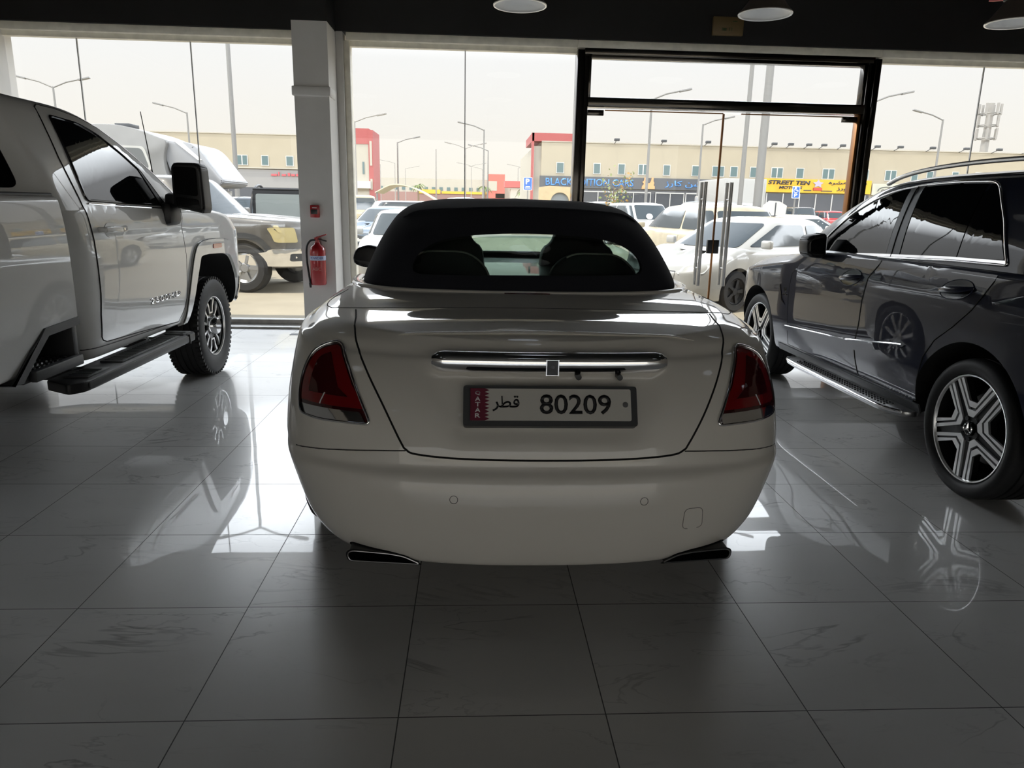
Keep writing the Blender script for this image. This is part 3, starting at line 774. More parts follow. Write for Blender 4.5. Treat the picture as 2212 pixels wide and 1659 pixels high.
# small floor socket
fs = boxobj('floor_socket', (-2.02, 8.02, -.005), (-1.90, 8.12, .004), M_GREY_PLASTIC); tag(fs, 'small dark floor socket cover in the tiles by the pillar', 'socket')

# ------------------------------------------------------------------ cream convertible in the middle
PAINT_CREAM = mat('cream_pearl_paint', (0.80, 0.765, 0.70), 0.4, 0, 1.0, 0.015, spec=0.2)
M_CLOTH = nz(mat('hood_cloth', (0.012, 0.013, 0.020), 0.85), 900, 0.35, 2, 0.15)
M_LEATHER = mat('pale_leather', (0.40, 0.36, 0.32), 0.55)
M_DARK_TRIM = mat('dark_leather', (0.03, 0.03, 0.032), 0.6)
M_PLATE = mat('plate_white', (0.62, 0.60, 0.55), 0.35)
M_MAROON = mat('plate_maroon', (0.16, 0.012, 0.035), 0.4)
M_INK = mat('plate_ink', (0.01, 0.01, 0.012), 0.5)
M_PAPER = mat('white_print', (0.8, 0.8, 0.8), 0.6)
def inset(poly, d):
    """shrink a convex-ish outline by d"""
    P = [Vector(p) for p in poly]; n = len(P); A = sum(P[i].x * P[(i + 1) % n].y - P[(i + 1) % n].x * P[i].y for i in range(n)); s = 1 if A > 0 else -1
    out = []
    for i in range(n):
        t = (P[(i + 1) % n] - P[i - 1]).normalized(); out.append(tuple(P[i] + Vector((-t.y, t.x)) * d * s))
    return out
def make_convertible():
    T = empty('convertible', (0.235, 2.2, 0))
    tag(T, 'cream two-door convertible with dark cloth roof, parked rear-on in the middle of the showroom', 'car')
    taper = lambda a, b: fn([(0, a), (b * .5, a + (1 - a) * .62), (b, 1), (5.2, 1)])
    deck = fn([(0, .955), (.25, .962), (.34, .985), (.7, 1.015), (1.0, 1.045), (1.3, 1.055), (3.4, 1.06), (3.8, 1.03), (4.6, 1.0), (5.0, .97), (5.2, .95)])
    sh = fn([(0, .93), (.25, .93), (.6, .965), (1.0, .985), (1.4, .985), (3.4, .985), (4.6, .95), (5.2, .92)])
    def dk(c): return lambda y: deck(y)
    N = 96
    R = [ring(.72, .30, 4.95, .30, (2.6, 14), wm=taper(.80, 1.2), n=N),
         ring(.83, .07, 5.05, .256, (2.6, 14), wm=taper(.86, 1.2), n=N),
         ring(.875, .03, 5.10, .256, (2.6, 14), wm=taper(.885, 1.2), n=N),
         ring(.908, .0, 5.14, .335, (2.6, 15), wm=taper(.93, 1.2), n=N),
         ring(.935, -.010, 5.16, .47, (2.6, 16), wm=taper(.955, 1.1), n=N),
         ring(.948, .006, 5.17, .565, (2.6, 17), wm=taper(.975, 1.0), n=N),
         ring(.955, .036, 5.17, .60, (2.6, 17), wm=taper(.97, .9), n=N),
         ring(.957, .044, 5.17, .64, (2.6, 17), wm=taper(.97, .9), n=N),
         ring(.957, .075, 5.17, .74, (2.55, 17), wm=taper(.96, .9), n=N),
         ring(.95, .145, 5.17, .85, (2.5, 17), wm=taper(.95, .9), n=N),
         ring(.93, .215, 5.16, lambda y: sh(y) - .012, (2.45, 17), wm=taper(.94, .9), n=N),
         ring(.905, .238, 5.15, sh, (2.45, 17), wm=taper(.94, .9), n=N),
         ring(.87, .27, 5.13, lambda y: deck(y) * .55 + sh(y) * .45, (2.45, 17), wm=taper(.94, .9), n=N),
         ring(.80, .30, 5.10, dk(-.004), (2.4, 16), wm=taper(.94, .9), n=N)]
    body = loft('body', R, 6, PAINT_CREAM, T, smooth=40, grid=fn([(0, 0), (.30, 0), (.55, .008), (.9, .014), (1.6, .016), (4.6, .03), (5.1, 0)]))
    base_sf = Surf(body)
    # the soft-edged hollow that holds the number plate
    def hollow(x, z):
        hw = .30 + (z - .70) * .50
        ax = np.clip((hw + .03 - abs(x - .01)) / .055, 0, 1); az = np.clip((z - .668) / .05, 0, 1) * np.clip((.93 - z) / .05, 0, 1)
        f = ax * az; return .030 * f * f * (3 - 2 * f)
    for v in body.data.vertices:
        if v.co.y < .5: v.co.y += float(hollow(v.co.x, v.co.z))
    exL = [(-.662, .282), (-.645, .296), (-.51, .291), (-.455, .281), (-.395, .242), (-.655, .242)]
    exR = [(-x + .01, z) for x, z in exL][::-1]
    for ex in (exL, exR):
        bm = bmesh.new(); prism(bm, roundpoly(ex, .014), -.2, .34, 'XZ'); boolean(body, bm, 'DIFFERENCE', M_WELL)
    for yw in (1.06, 4.11): arch_cut(body, yw, .36, .415, -1.3, 1.3)
    sf = Surf(body)
    for ex, s in ((exL, 1), (exR, -1)):
        c = roundpoly([(x, max(z, .250)) for x, z in ex], .016, 4)
        ctr = (sum(p[0] for p in c) / len(c), sum(p[1] for p in c) / len(c))
        c2 = [(ctr[0] + (p[0] - ctr[0]) * .93, ctr[1] + (p[1] - ctr[1]) * .80) for p in c]
        bm = bmesh.new()
        dep = lambda p: .012 + .12 * abs(p[0]) ** 2.2
        A = [bm.verts.new((p[0], dep(p) + .020, p[1])) for p in c]; B = [bm.verts.new((p[0], dep(p) + .014, p[1])) for p in c2]; D = [bm.verts.new((p[0], dep(p) + .2, p[1])) for p in c2]
        n = len(c)
        for k in range(n):
            j = (k + 1) % n; bm.faces.new((A[k], A[j], B[j], B[k])); bm.faces.new((B[k], B[j], D[j], D[k]))
        bm.faces.new(D); bmesh.ops.recalc_face_normals(bm, faces=bm.faces)
        e = build('exhaust_tip', bm, M_BLACK_PLASTIC, T, 40)
        tubeobj('rim', [(p[0], dep(p) + .016, p[1]) for p in c2], .002, M_STEEL, e, 6, True)
    for yw in (1.06, 4.11):
        for s in (1, -1): make_wheel(T, (s * .818, yw, .362), s, .362, .262, .27, 'multi')
    # shut lines, boot lid, deck
    trunk = [(-.702, 1.018), (-.668, .996), (-.642, .946), (-.60, .885), (-.527, .776), (-.468, .672), (-.452, .652), (-.416, .638), (-.265, .628), (.01, .625), (.266, .628), (.424, .637), (.47, .652), (.488, .672), (.544, .756), (.62, .872), (.672, .95), (.70, .996), (.73, 1.018)]
    line('shut_line', base_sf, smoothline(trunk, 5), '-y', .0038, M_GAP, T, -.0012)
    for s in (-1, 1):
        line('shut_line', base_sf, [(.01 + s * .463, .648), (.01 + s * .57, .642), (.01 + s * .69, .632), (.01 + s * .80, .618), (.01 + s * .86, .606)], '-y', .0028, M_GAP_SOFT, T, -.0012)
    dl = smoothline([(-.80, 1.12), (-.835, 1.0), (-.845, .88), (-.82, .79), (-.76, .745), (-.5, .735), (0, .73), (.53, .735), (.78, .745), (.84, .79), (.865, .88), (.855, 1.0), (.82, 1.12)], 5)
    line('shut_line', base_sf, dl, '+z', .0028, M_GAP_SOFT, T, -.001)
    lp = onsurf(base_sf, smoothline([(-.50, .352), (-.34, .36), (.02, .375), (.36, .362), (.56, .354)], 6), '+z', .03)
    bm = bmesh.new(); nl = len(lp); tube(bm, lp, [.0015 + .0115 * math.sin(PI * min(1, max(0, i / (nl - 1)))) ** .6 for i in range(nl)], 10, squash=(1.5, .6)); build('boot_lip', bm, PAINT_CREAM, T, 60)
    # roof base trim
    rb = ring(.83, 1.015, 3.62, 1.055, (2.6, 7), (2.6, 10), n=60)
    pts = [Vector(p) for p in rb if p[1] < 1.75]; pts.sort(key=lambda p: math.atan2(p.x, -(p.y - 3)))
    bm = bmesh.new(); tube(bm, pts, .016, 10, squash=(1.5, .75)); build('roof_base_trim', bm, PAINT_CREAM, T, 60)
    tubeobj('brake_light', [(-.10, .985, 1.053), (.0, .98, 1.055), (.10, .985, 1.053)], .008, M_DARK_RED, T)
    # lamps
    L = roundpoly([(-.795, .925), (-.70, .953), (-.655, .880), (-.568, .722), (-.668, .722), (-.75, .720), (-.826, .726), (-.838, .79), (-.828, .86)], [.04, .03, .05, .02, .05, .05, .02, .05, .05], 4)
    Rr = [(-p[0] + .022, p[1]) for p in L][::-1]
    for P in (L, Rr):
        lamp = patch('tail_lamp', base_sf, P, '-y', M_DARK_RED, T, .004, .02, .03)
        q = inset(P, .022)
        cx = sum(p[0] for p in q) / len(q)
        low = min(p[1] for p in P)
        strip = [p for p in inset(P, .006) if p[1] < low + .05]
        patch('lens', base_sf, [(p[0], max(p[1], low + .045)) for p in inset(P, .010)], '-y', M_RED_LENS, lamp, .007, .004, .03)
        patch('lens', base_sf, [(cx + (p[0] - cx) * .72 - (.01 if cx < 0 else -.01), max(p[1], low + .075)) for p in inset(P, .03)], '-y', M_DARK_RED, lamp, .009, .004, .03)
        sgn = -1 if cx < 0 else 1
        line('light_guide', base_sf, [(cx + sgn * .00, .80), (cx + sgn * .012, .775), (cx + sgn * .015, .765)], '-y', .002, M_LENS, lamp, .011)
        line('bezel', base_sf, P, '-y', .0055, M_CHROME, lamp, .006, .02, 8, True)
        patch('bezel', base_sf, roundpoly([(min(p[0] for p in P) + .012, low + .003), (max(p[0] for p in P) - .012, low + .003), (max(p[0] for p in P) - .03, low + .035), (min(p[0] for p in P) + .008, low + .035)], .01), '-y', M_CHROME, lamp, .010, .01, .03)
    # chrome handle bar
    bp_ = onsurf(base_sf, [(-.372 + .798 * k / 40, .909) for k in range(41)], '-y', .05, .012)
    nb = len(bp_); bm = bmesh.new()
    tube(bm, bp_, [.036 * min(1, (max(0, min(i, nb - 1 - i)) / 2.0 + .35)) ** .5 for i in range(nb)], 24, squash=(.75, 1)); b = build('handle_bar', bm, M_CHROME, T, 60)
    bm = bmesh.new()
    yb = base_sf.at((.03, .91), '-y')[0].y
    for dx in (-.02, .02): bbox(bm, (.03 + dx - .0015, yb - .047, .882), (.03 + dx + .0015, yb - .012, .937))
    for zz in (.884, .935): bbox(bm, (.008, yb - .045, zz - .0012), (.052, yb - .012, zz + .0012))
    build('emblem', bm, M_CHROME, b)
    bm = bmesh.new(); bbox(bm, (.012, yb - .0455, .885), (.048, yb - .015, .934)); build('emblem', bm, M_DARK_ALLOY, b)
    bm = bmesh.new(); cyl(bm, (.03, yb - .046, .912), (.03, yb - .03, .912), .007, 12); build('camera', bm, M_GLOSS_BLACK, b, 40)
    for x in (.12, .26): 
        bm = bmesh.new(); cyl(bm, (x, .165, .876), (x, .22, .876), .010, 12); build('plate_light', bm, M_BLACK_PLASTIC, T, 40)
    # number plate
    px, pz = .019, .793
    tilt = Matrix.Rotation(-.46, 4, 'X')
    PT = Matrix.Translation((px, .098, pz)) @ tilt
    def plate(a, b_, y0, y1, m, nm, par, r=.01):
        bm = bmesh.new(); prism(bm, roundpoly([(a[0], a[1]), (b_[0], a[1]), (b_[0], b_[1]), (a[0], b_[1])], r, 3), y0, y1, 'XZ'); bmesh.ops.transform(bm, matrix=PT, verts=bm.verts); return build(nm, bm, m, par, 40)
    fr = plate((-.285, -.067), (.287, .067), -.012, .03, M_GREY_PLASTIC, 'plate_frame', T)
    tag(fr, 'dark grey surround of the number plate', None)
    plt = plate((-.262, -.050), (.266, .056), -.016, -.010, M_PLATE, 'number_plate', T, .006)
    ser = [(-.262, -.050), (-.262, .056)]
    for k in range(9):
        z1 = .056 - k * .106 / 9; ser += [(-.215, z1), (-.200, z1 - .053 / 9)]
    ser += [(-.215, -.050)]
    bm = bmesh.new(); prism(bm, ser, -.0175, -.012, 'XZ'); bmesh.ops.transform(bm, matrix=PT, verts=bm.verts); build('maroon_band', bm, M_MAROON, plt)
    def ptext(s, cx, cz, w, h, m, bold=0.0, nm='characters'):
        o = fit_text(nm, s, cx, cz, w, h, -.0172, m, plt, .0015, bold)
        for v in o.data.vertices: v.co = PT @ v.co
        return o
    for k, ch in enumerate('QATAR'): ptext(ch, -.238, .040 - k * .0185, .017, .0145, M_PAPER, .02)
    ptext('\ufeae\ufec4\ufed7', -.146, .006, .088, .052, M_INK, .012)
    ptext('80209', .082, .004, .235, .066, M_INK, .012)
    bm = bmesh.new(); cyl(bm, (.247, -.019, .004), (.247, -.01, .004), .009, 14); bmesh.ops.transform(bm, matrix=PT, verts=bm.verts); build('bolt', bm, M_STEEL, plt, 40)
    # parking sensors and tow cover
    for x, z in ((-.294, .505), (.33, .498)):
        line('parking_sensor', base_sf, [(x + .013 * math.cos(a), z + .013 * math.sin(a)) for a in np.linspace(0, 2 * PI, 16, endpoint=False)], '-y', .0011, M_GAP_SOFT, T, 0, .01, 5, True)
    line('tow_cover', base_sf, roundpoly([(.472, .385), (.474, .462), (.54, .462), (.546, .385)], .02), '-y', .0010, M_GAP_SOFT, T, 0, .02, 5)
    # cloth roof: a hollow shell with window openings
    def cabin(g):
        return [ring(.80 - g, 1.04 + g, 3.60 - g, 1.02, (2.6, 7), (2.6, 10)),
                ring(.795 - g, 1.06 + g, 3.45 - g, 1.07, (2.6, 7), (2.6, 10)),
                ring(.755 - g, 1.20 + g, 3.22 - g, 1.18, (2.6, 7), (2.6, 9)),
                ring(.70 - g, 1.42 + g, 2.98 - g, 1.30, (2.7, 6.5), (2.7, 8)),
                ring(.645 - g, 1.64 + g, 2.82 - g, 1.385 - g * .5, (2.8, 6), (2.8, 8)),
                ring(.57 - g, 1.80 + g, 2.72 - g, 1.432 - g, (2.8, 6), (2.8, 8)),
                ring(.40 - g, 1.95 + g, 2.64 - g, 1.462 - g, (2.6, 6), (2.6, 8)),
                ring(.0, 2.1 + g, 2.55 - g, 1.473 - g, (2.6, 6), (2.6, 8))]
    top = loft('cloth_roof', cabin(0), 5, M_CLOTH, T, smooth=45)
    csf = Surf(top)
    inner = loft('inner', cabin(.035), 5, M_CLOTH, None)
    bm = bmesh.new(); bm.from_mesh(inner.data); bpy.data.objects.remove(inner)
    boolean(top, bm, 'DIFFERENCE', M_WELL)
    rw = roundpoly([(-.53, 1.118), (.565, 1.128), (.56, 1.215), (.42, 1.285), (.02, 1.306), (-.36, 1.282), (-.50, 1.215)], [.06, .06, .1, .2, .3, .2, .1], 6)
    bm = bmesh.new(); prism(bm, rw, .6, 2.2, 'XZ'); boolean(top, bm, 'DIFFERENCE', M_WELL)
    sw = roundpoly([(1.95, 1.06), (3.2, 1.06), (2.86, 1.34), (2.15, 1.36)], .05)
    bm = bmesh.new(); prism(bm, sw, -1.5, 1.5, 'YZ'); boolean(top, bm, 'DIFFERENCE', M_WELL)
    ws = roundpoly([(-.70, 1.06), (.70, 1.06), (.56, 1.38), (-.56, 1.38)], .05)
    bm = bmesh.new(); prism(bm, ws, 2.6, 4.2, 'XZ'); boolean(top, bm, 'DIFFERENCE', M_WELL)
    patch('rear_window', csf, rw, '-y', G_TINT, T, -.012, .0, .08)
    for s, ax in ((1, '+x'), (-1, '-x')): patch('side_window', csf, sw, ax, G_TINT, T, -.012, 0, .1)
    patch('windscreen', csf, ws, '+y', G_TINT, T, -.012, 0, .1)
    line('roof_seam', csf, smoothline([(-.60, 1.36), (-.52, 1.395), (-.29, 1.413), (.025, 1.424), (.38, 1.413), (.56, 1.395), (.62, 1.36)], 6), '-y', .005, M_CLOTH, T, .001)
    # seats seen through the rear window
    for sx in (-.40, .40):
        P = roundpoly([(-.24, .98), (.24, .98), (.22, 1.18), (.15, 1.22), (.13, 1.36), (-.13, 1.36), (-.15, 1.22), (-.22, 1.18)], .05, 4)
        prismobj('front_seat', [(sx + p[0], p[1]) for p in P], 2.28, 2.42, 'XZ', M_DARK_TRIM, T, .02)
        P = roundpoly([(-.25, .98), (.25, .98), (.22, 1.12), (.12, 1.2), (-.12, 1.2), (-.22, 1.12)], .06, 4)
        st = prismobj('rear_seat', [(sx * .96 + p[0], p[1]) for p in P], 1.58, 1.68, 'XZ', M_DARK_TRIM, T, .02)
        tubeobj('piping', [(sx * .96 + p[0], 1.575, p[1]) for p in P[8:-6]], .005, M_LEATHER, st)
    boxobj('dashboard', (-.66, 2.95, 1.0), (.66, 3.15, 1.115), M_DARK_TRIM, T, .02)
    boxobj('dashboard_top', (-.62, 2.96, 1.112), (.62, 3.0, 1.122), M_LEATHER, T)
    boxobj('rear_view_mirror', (-.10, 2.72, 1.335), (.10, 2.75, 1.385), M_BLACK_PLASTIC, T, .012)
    # price card on the windscreen
    cdm = boxobj('display_card', (-.33, 2.80, 1.25), (-.17, 2.806, 1.34), M_INK, T)
    bm = bmesh.new()
    for zz, wds in ((1.325, (.02, .012, .03, .012, .03)), (1.298, (.1,)), (1.27, (.02, .03, .012, .03, .012))):
        x = -.31
        for w_ in wds: bbox(bm, (x, 2.796, zz - .006), (x + w_, 2.80, zz + .006)); x += w_ + .008
    build('print', bm, M_PAPER, cdm)
    # door mirrors
    for s in (1, -1):
        bm = bmesh.new(); prism(bm, roundpoly([(.86, 1.0), (1.0, .985), (1.075, 1.01), (1.085, 1.06), (1.06, 1.12), (.98, 1.145), (.90, 1.13)], .03, 4), 3.02, 3.14, 'XZ')
        bmesh.ops.bevel(bm, geom=bm.edges[:], offset=.02, segments=2, affect='EDGES', profile=.5)
        if s < 0:
            for v in bm.verts: v.co.x *= -1
            bmesh.ops.reverse_faces(bm, faces=bm.faces[:])
        build('door_mirror', bm, M_BLACK_PLASTIC, T, 45)
    # front lamps and grille (seen only from aside)
    for s in (1, -1): patch('headlamp', base_sf, [(s * .84 - .07, .66), (s * .84 + .02, .66), (s * .84 + .02, .74), (s * .84 - .07, .74)], '+y', M_LENS, T, .003, .01, .04)
    gr = patch('grille', base_sf, [(-.28, .42), (.28, .42), (.28, .88), (-.28, .88)], '+y', M_CHROME, T, .02, .04, .1)
    return T, body, base_sf, csf, top

# ------------------------------------------------------------------ dark blue off-roader on the right
PAINT_NAVY = mat('navy_paint', (0.006, 0.009, 0.026), 0.4, 0, 0.8, 0.012, 1.5, spec=0.05)
G_DARK = mat('privacy_glass', (0.004, 0.005, 0.006), 0.015, 0, 0.0, 0.0, 1.5)
def make_suv():
    T = empty('sport_utility_vehicle', (3.444, 2.45, 0))
    tag(T, 'dark navy off-roader with silver roof rails, parked on the right of the showroom', 'car')
    N = 90
    belt = fn([(0, 1.17), (3.0, 1.165), (3.3, 1.085), (3.7, 1.03), (4.2, .965), (4.5, .90), (4.72, .84)])
    hood = fn([(0, 1.17), (2.9, 1.165), (3.25, 1.13), (3.7, 1.09), (4.2, 1.02), (4.5, .95), (4.72, .88)])
    R = [ring(.80, .12, 4.55, .34, (3, 14), (2.8, 10), n=N),
         ring(.885, .06, 4.62, .32, (3, 14), (2.8, 10), n=N),
         ring(.915, .03, 4.66, .365, (3, 14), (2.8, 10), n=N),
         ring(.938, .0, 4.70, .50, (3, 14), (2.8, 10), n=N),
         ring(.945, .0, 4.71, .62, (3, 14), (2.8, 10), n=N),
         ring(.944, .03, 4.71, .74, (3, 14), (2.8, 10), n=N),
         ring(.942, .07, 4.70, lambda y: np.minimum(.90, belt(y) - .07), (3, 14), (2.8, 10), n=N),
         ring(.934, .10, 4.68, lambda y: np.minimum(1.03, belt(y) - .035), (3, 14), (2.8, 10), n=N),
         ring(.915, .13, 4.65, lambda y: belt(y) - .02, (3, 14), (2.8, 10), n=N),
         ring(.885, .15, 4.62, belt, (3, 14), (2.8, 10), n=N),
         ring(.80, .2, 4.56, lambda y: belt(y) * .3 + hood(y) * .7, (3, 14), (2.8, 10), n=N),
         ring(.5, .25, 4.5, hood, (3, 14), (2.8, 10), n=N),
         ring(.0, .3, 4.4, lambda y: hood(y) + .012, (3, 14), (2.8, 10), n=N)]
    body = loft('body', R, 5, PAINT_NAVY, T, smooth=38)
    G = [ring(.895, .17, 3.62, 1.13, (3, 13), (2.9, 9), n=N),
         ring(.882, .18, 3.54, 1.18, (3, 13), (2.9, 9), n=N),
         ring(.845, .24, 3.28, 1.33, (3, 12), (2.9, 9), n=N),
         ring(.79, .30, 2.97, 1.49, (3, 11), (2.9, 8), n=N),
         ring(.745, .32, 2.72, 1.585, (3, 10), (2.9, 7.5), n=N),
         ring(.69, .33, 2.54, 1.635, (3, 9), (2.8, 7), n=N),
         ring(.6, .36, 2.38, 1.662, (3, 8), (2.7, 6), n=N),
         ring(.35, .45, 2.15, 1.685, (3, 8), (2.6, 5), n=N),
         ring(.0, .6, 1.85, 1.692, (3, 8), (2.6, 5), n=N)]
    cab = loft('cabin', G, 5, PAINT_NAVY, T, smooth=38)
    bs, cs = Surf(body), Surf(cab)
    for y, r in ((1.02, .445), (3.877, .432)): arch_cut(body, y, .363, r, -1.3, 1.3)
    for y in (1.02, 3.877):
        for s in (1, -1): make_wheel(T, (s * .768, y, .363), s, .363, .283, .285, 'star', phase=0)
    for s, ax in ((-1, '-x'), (1, '+x')):
        # window band: chrome surround, glass, gloss pillars
        wf = roundpoly([(2.98, 1.135), (2.80, 1.275), (2.62, 1.41), (2.42, 1.505), (2.22, 1.560), (2.075, 1.585), (2.02, 1.185)], [.01, .05, .05, .1, .05, .02, .01])
        wr = roundpoly([(1.865, 1.192), (1.935, 1.590), (1.70, 1.598), (1.385, 1.592), (1.355, 1.213)], [.01, .01, .05, .01, .01])
        wq = roundpoly([(1.325, 1.215), (1.36, 1.592), (1.31, 1.585), (1.245, 1.545), (1.135, 1.40), (1.0, 1.225)], [.01, .01, .03, .05, .1, .01])
        band_ = roundpoly([(3.02, 1.118), (2.83, 1.275), (2.64, 1.42), (2.43, 1.52), (2.22, 1.575), (1.95, 1.603), (1.66, 1.612), (1.36, 1.606), (1.28, 1.58), (1.11, 1.41), (.965, 1.20), (1.40, 1.193), (2.01, 1.166), (2.7, 1.13)], [.01, .05, .05, .1, .1, .1, .1, .05, .05, .05, .02, .1, .1, .1])
        patch('window_surround', cs, band_, ax, M_GLOSS_BLACK, T, .001, .004, .06)
        for w_ in (wf, wr, wq): patch('side_window', cs, w_, ax, G_DARK, T, .004, .006, .06)
        patch('pillar_trim', cs, [(2.015, 1.172), (2.07, 1.592), (1.945, 1.603), (1.875, 1.180)], ax, M_DARK_ALLOY, T, .0045, .006, .06)
        line('pillar_gap', cs, [(1.955, 1.175), (2.01, 1.60)], ax, .003, M_GAP, T, .006)
        line('window_chrome', cs, band_, ax, .0075, M_CHROME, T, .003, .03, 8, True)
        patch('belt_chrome', cs, [(2.93, 1.128), (2.93, 1.145), (2.01, 1.187), (1.40, 1.212), (.975, 1.220), (.972, 1.196), (1.40, 1.188), (2.01, 1.160)], ax, M_CHROME, T, .007, .01, .06)
        sail = roundpoly([(3.02, 1.125), (2.84, 1.262), (2.78, 1.14)], .01)
        patch('sail_trim', cs, sail, ax, M_BLACK_PLASTIC, T, .006, .008, .06)
        # doors laid over the body side
        fd = [(2.955, 1.112), (3.103, 1.041), (3.20, .961), (3.218, .85), (3.21, .741), (3.178, .50), (3.165, .40), (2.075, .40), (2.121, .515), (2.14, .589), (2.118, .731), (2.12, .881), (2.095, 1.032), (2.015, 1.115), (2.0, 1.148), (2.6, 1.128)]
        rd = [(1.99, 1.148), (2.005, 1.112), (2.085, 1.03), (2.11, .881), (2.108, .731), (2.13, .589), (2.111, .515), (2.065, .40), (1.432, .40), (1.43, .525), (1.398, .665), (1.325, .77), (1.19, .868), (1.076, .969), (1.02, 1.046), (.972, 1.125), (.97, 1.152), (1.5, 1.152)]
        for poly, hy, hz in ((fd, 2.30, 1.015), (rd, 1.225, 1.055)):
            d = patch('door', bs, poly, ax, PAINT_NAVY, T, .0025, .006, .05)
            line('shut_line', bs, poly[:-2] if poly is fd else poly[:-2], ax, .0035, M_GAP, d, .0005)
            cup = [(hy + .128 * math.cos(a), hz + .052 * math.sin(a) + (-.12 if s else 0) * .5 * math.cos(a) * .3) for a in np.linspace(0, 2 * PI, 28, endpoint=False)]
            patch('handle_cup', bs, cup, ax, M_GLOSS_BLACK, d, .0045, .003, .03)
            line('handle_cup_rim', bs, cup, ax, .0025, PAINT_NAVY, d, .005, .02, 6, True)
            hp = onsurf(bs, smoothline([(hy + .125, hz - .018), (hy + .04, hz - .004), (hy - .05, hz + .006), (hy - .125, hz + .018)], 6), ax, .02)
            off = Vector((s, 0, 0)); nn = len(hp)
            bm = bmesh.new(); tube(bm, [p + off * (.004 + .034 * math.sin(PI * i / (nn - 1)) ** .5) for i, p in enumerate(hp)], [.010 + .009 * math.sin(PI * i / (nn - 1)) for i in range(nn)], 12); build('door_handle', bm, PAINT_NAVY, d, 60)
        # bright strip, sill and running board
        patch('chrome_strip', bs, roundpoly([(3.27, .525), (3.19, .551), (2.234, .614), (1.64, .692), (1.565, .697), (1.60, .672), (2.044, .566), (3.187, .512)], .008), ax, PAINT_NAVY, T, .014, .016, .05)
        line('chrome_strip_edge', bs, [(3.20, .549), (2.234, .612), (1.64, .690), (1.60, .694)], ax, .0045, M_CHROME, T, .013)
        patch('sill_panel', bs, [(3.36, .335), (3.36, .385), (1.40, .385), (1.40, .335)], ax, M_GREY_PLASTIC, T, .008, .01, .06)
        bm = bmesh.new(); prism(bm, [(s * x_, y_) for x_, y_ in roundpoly([(.88, 1.43), (.98, 1.43), (1.04, 1.56), (1.05, 2.0), (1.05, 2.75), (1.03, 2.95), (.88, 3.02)], .05)], .300, .335, 'XY'); bmesh.ops.bevel(bm, geom=bm.edges[:], offset=.008, segments=2, affect='EDGES', profile=.5)
        rb_ = build('running_board', bm, M_STEEL, T, 40)
        tubeobj('board_edge', smoothline([(s * .985, 1.45, .328), (s * 1.043, 1.58, .330), (s * 1.052, 2.0, .330), (s * 1.052, 2.7, .330), (s * 1.02, 2.94, .328), (s * .95, 3.0, .326)], 6), .013, M_CHROME, rb_, 10)
        bm = bmesh.new()
        for r_ in range(3):
            for k in range(36): cyl(bm, (s * (.955 + .026 * r_), 1.60 + .034 * k + .017 * (r_ % 2), .335), (s * (.955 + .026 * r_), 1.60 + .034 * k + .017 * (r_ % 2), .341), .007, 6)
        st_ = build('rubber_studs', bm, M_BLACK_PLASTIC, rb_); st_['kind'] = 'stuff'
        # wing vent with lettering
        patch('wing_vent', bs, [(3.395, .855), (3.40, .84), (3.345, .735), (3.26, .705), (3.335, .745)], ax, M_GLOSS_BLACK, T, .004, .006, .03)
        M_ = Matrix(((0, 0, s, 0), (s, 0, 0, 0), (0, 1, 0, 0), (0, 0, 0, 1)))
        h, n_ = bs.at((3.28, .81), ax)
        text('lettering', 'V8', .045, Matrix.Translation((h.x + s * .003, 3.285, .822)) @ M_, M_CHROME, T, .002, .001)
        text('lettering', 'BITURBO', .022, Matrix.Translation((h.x + s * .003, 3.275, .785)) @ M_, M_CHROME, T, .002, .0006)
        # door mirror
        bm = bmesh.new(); prism(bm, [(s * x_, z_) for x_, z_ in roundpoly([(.925, 1.12), (1.03, 1.112), (1.068, 1.14), (1.075, 1.24), (1.05, 1.268), (.935, 1.285)], .03, 4)], 2.70, 2.86, 'XZ')
        bmesh.ops.bevel(bm, geom=bm.edges[:], offset=.02, segments=2, affect='EDGES', profile=.5)
        mr = build('door_mirror', bm, M_BLACK_PLASTIC, T, 45)
        bm = bmesh.new(); prism(bm, [(s * x_, z_) for x_, z_ in roundpoly([(.945, 1.14), (1.045, 1.14), (1.053, 1.235), (.95, 1.262)], .02, 3)], 2.694, 2.702, 'XZ'); build('mirror_glass', bm, M_GLOSS_BLACK, mr)
        bm = bmesh.new(); box(bm, (s * .93, 2.80, 1.125), (.10, .09, .035), None, .01); build('mirror_foot', bm, M_BLACK_PLASTIC, mr, 40)
        # roof rail
        rp = [Vector((s * .655, y_, z_)) for y_, z_ in smoothline([(2.50, 1.625), (2.38, 1.66), (2.18, 1.690), (1.9, 1.710), (1.5, 1.720), (1.0, 1.712), (.62, 1.688), (.50, 1.655)], 6)]
        bm = bmesh.new(); tube(bm, rp, .017, 10, squash=(1, .8)); rl = build('roof_rail', bm, M_ALU, T, 50)
        for y_ in (1.10, .60): boxobj('rail_foot', (s * .655 - .016, y_ - .06, 1.62), (s * .655 + .016, y_ + .06, 1.70), M_BLACK_PLASTIC, rl, .006)
        # lamps
        patch('tail_lamp', bs, roundpoly([(s * .60, .90), (s * .88, .90), (s * .90, 1.06), (s * .66, 1.08)], .03), '-y', M_RED_LENS, T, .005, .01, .04)
        patch('headlamp', bs, roundpoly([(s * .50, .70), (s * .80, .72), (s * .86, .84), (s * .58, .82)], .03), '+y', M_LENS, T, .005, .01, .04)
    patch('rear_window', cs, roundpoly([(-.62, 1.22), (.62, 1.22), (.55, 1.55), (-.55, 1.55)], .06), '-y', G_DARK, T, .004, .006, .08)
    patch('windscreen', cs, roundpoly([(-.68, 1.17), (.68, 1.17), (.60, 1.58), (-.60, 1.58)], .06), '+y', G_DARK, T, .004, .006, .08)
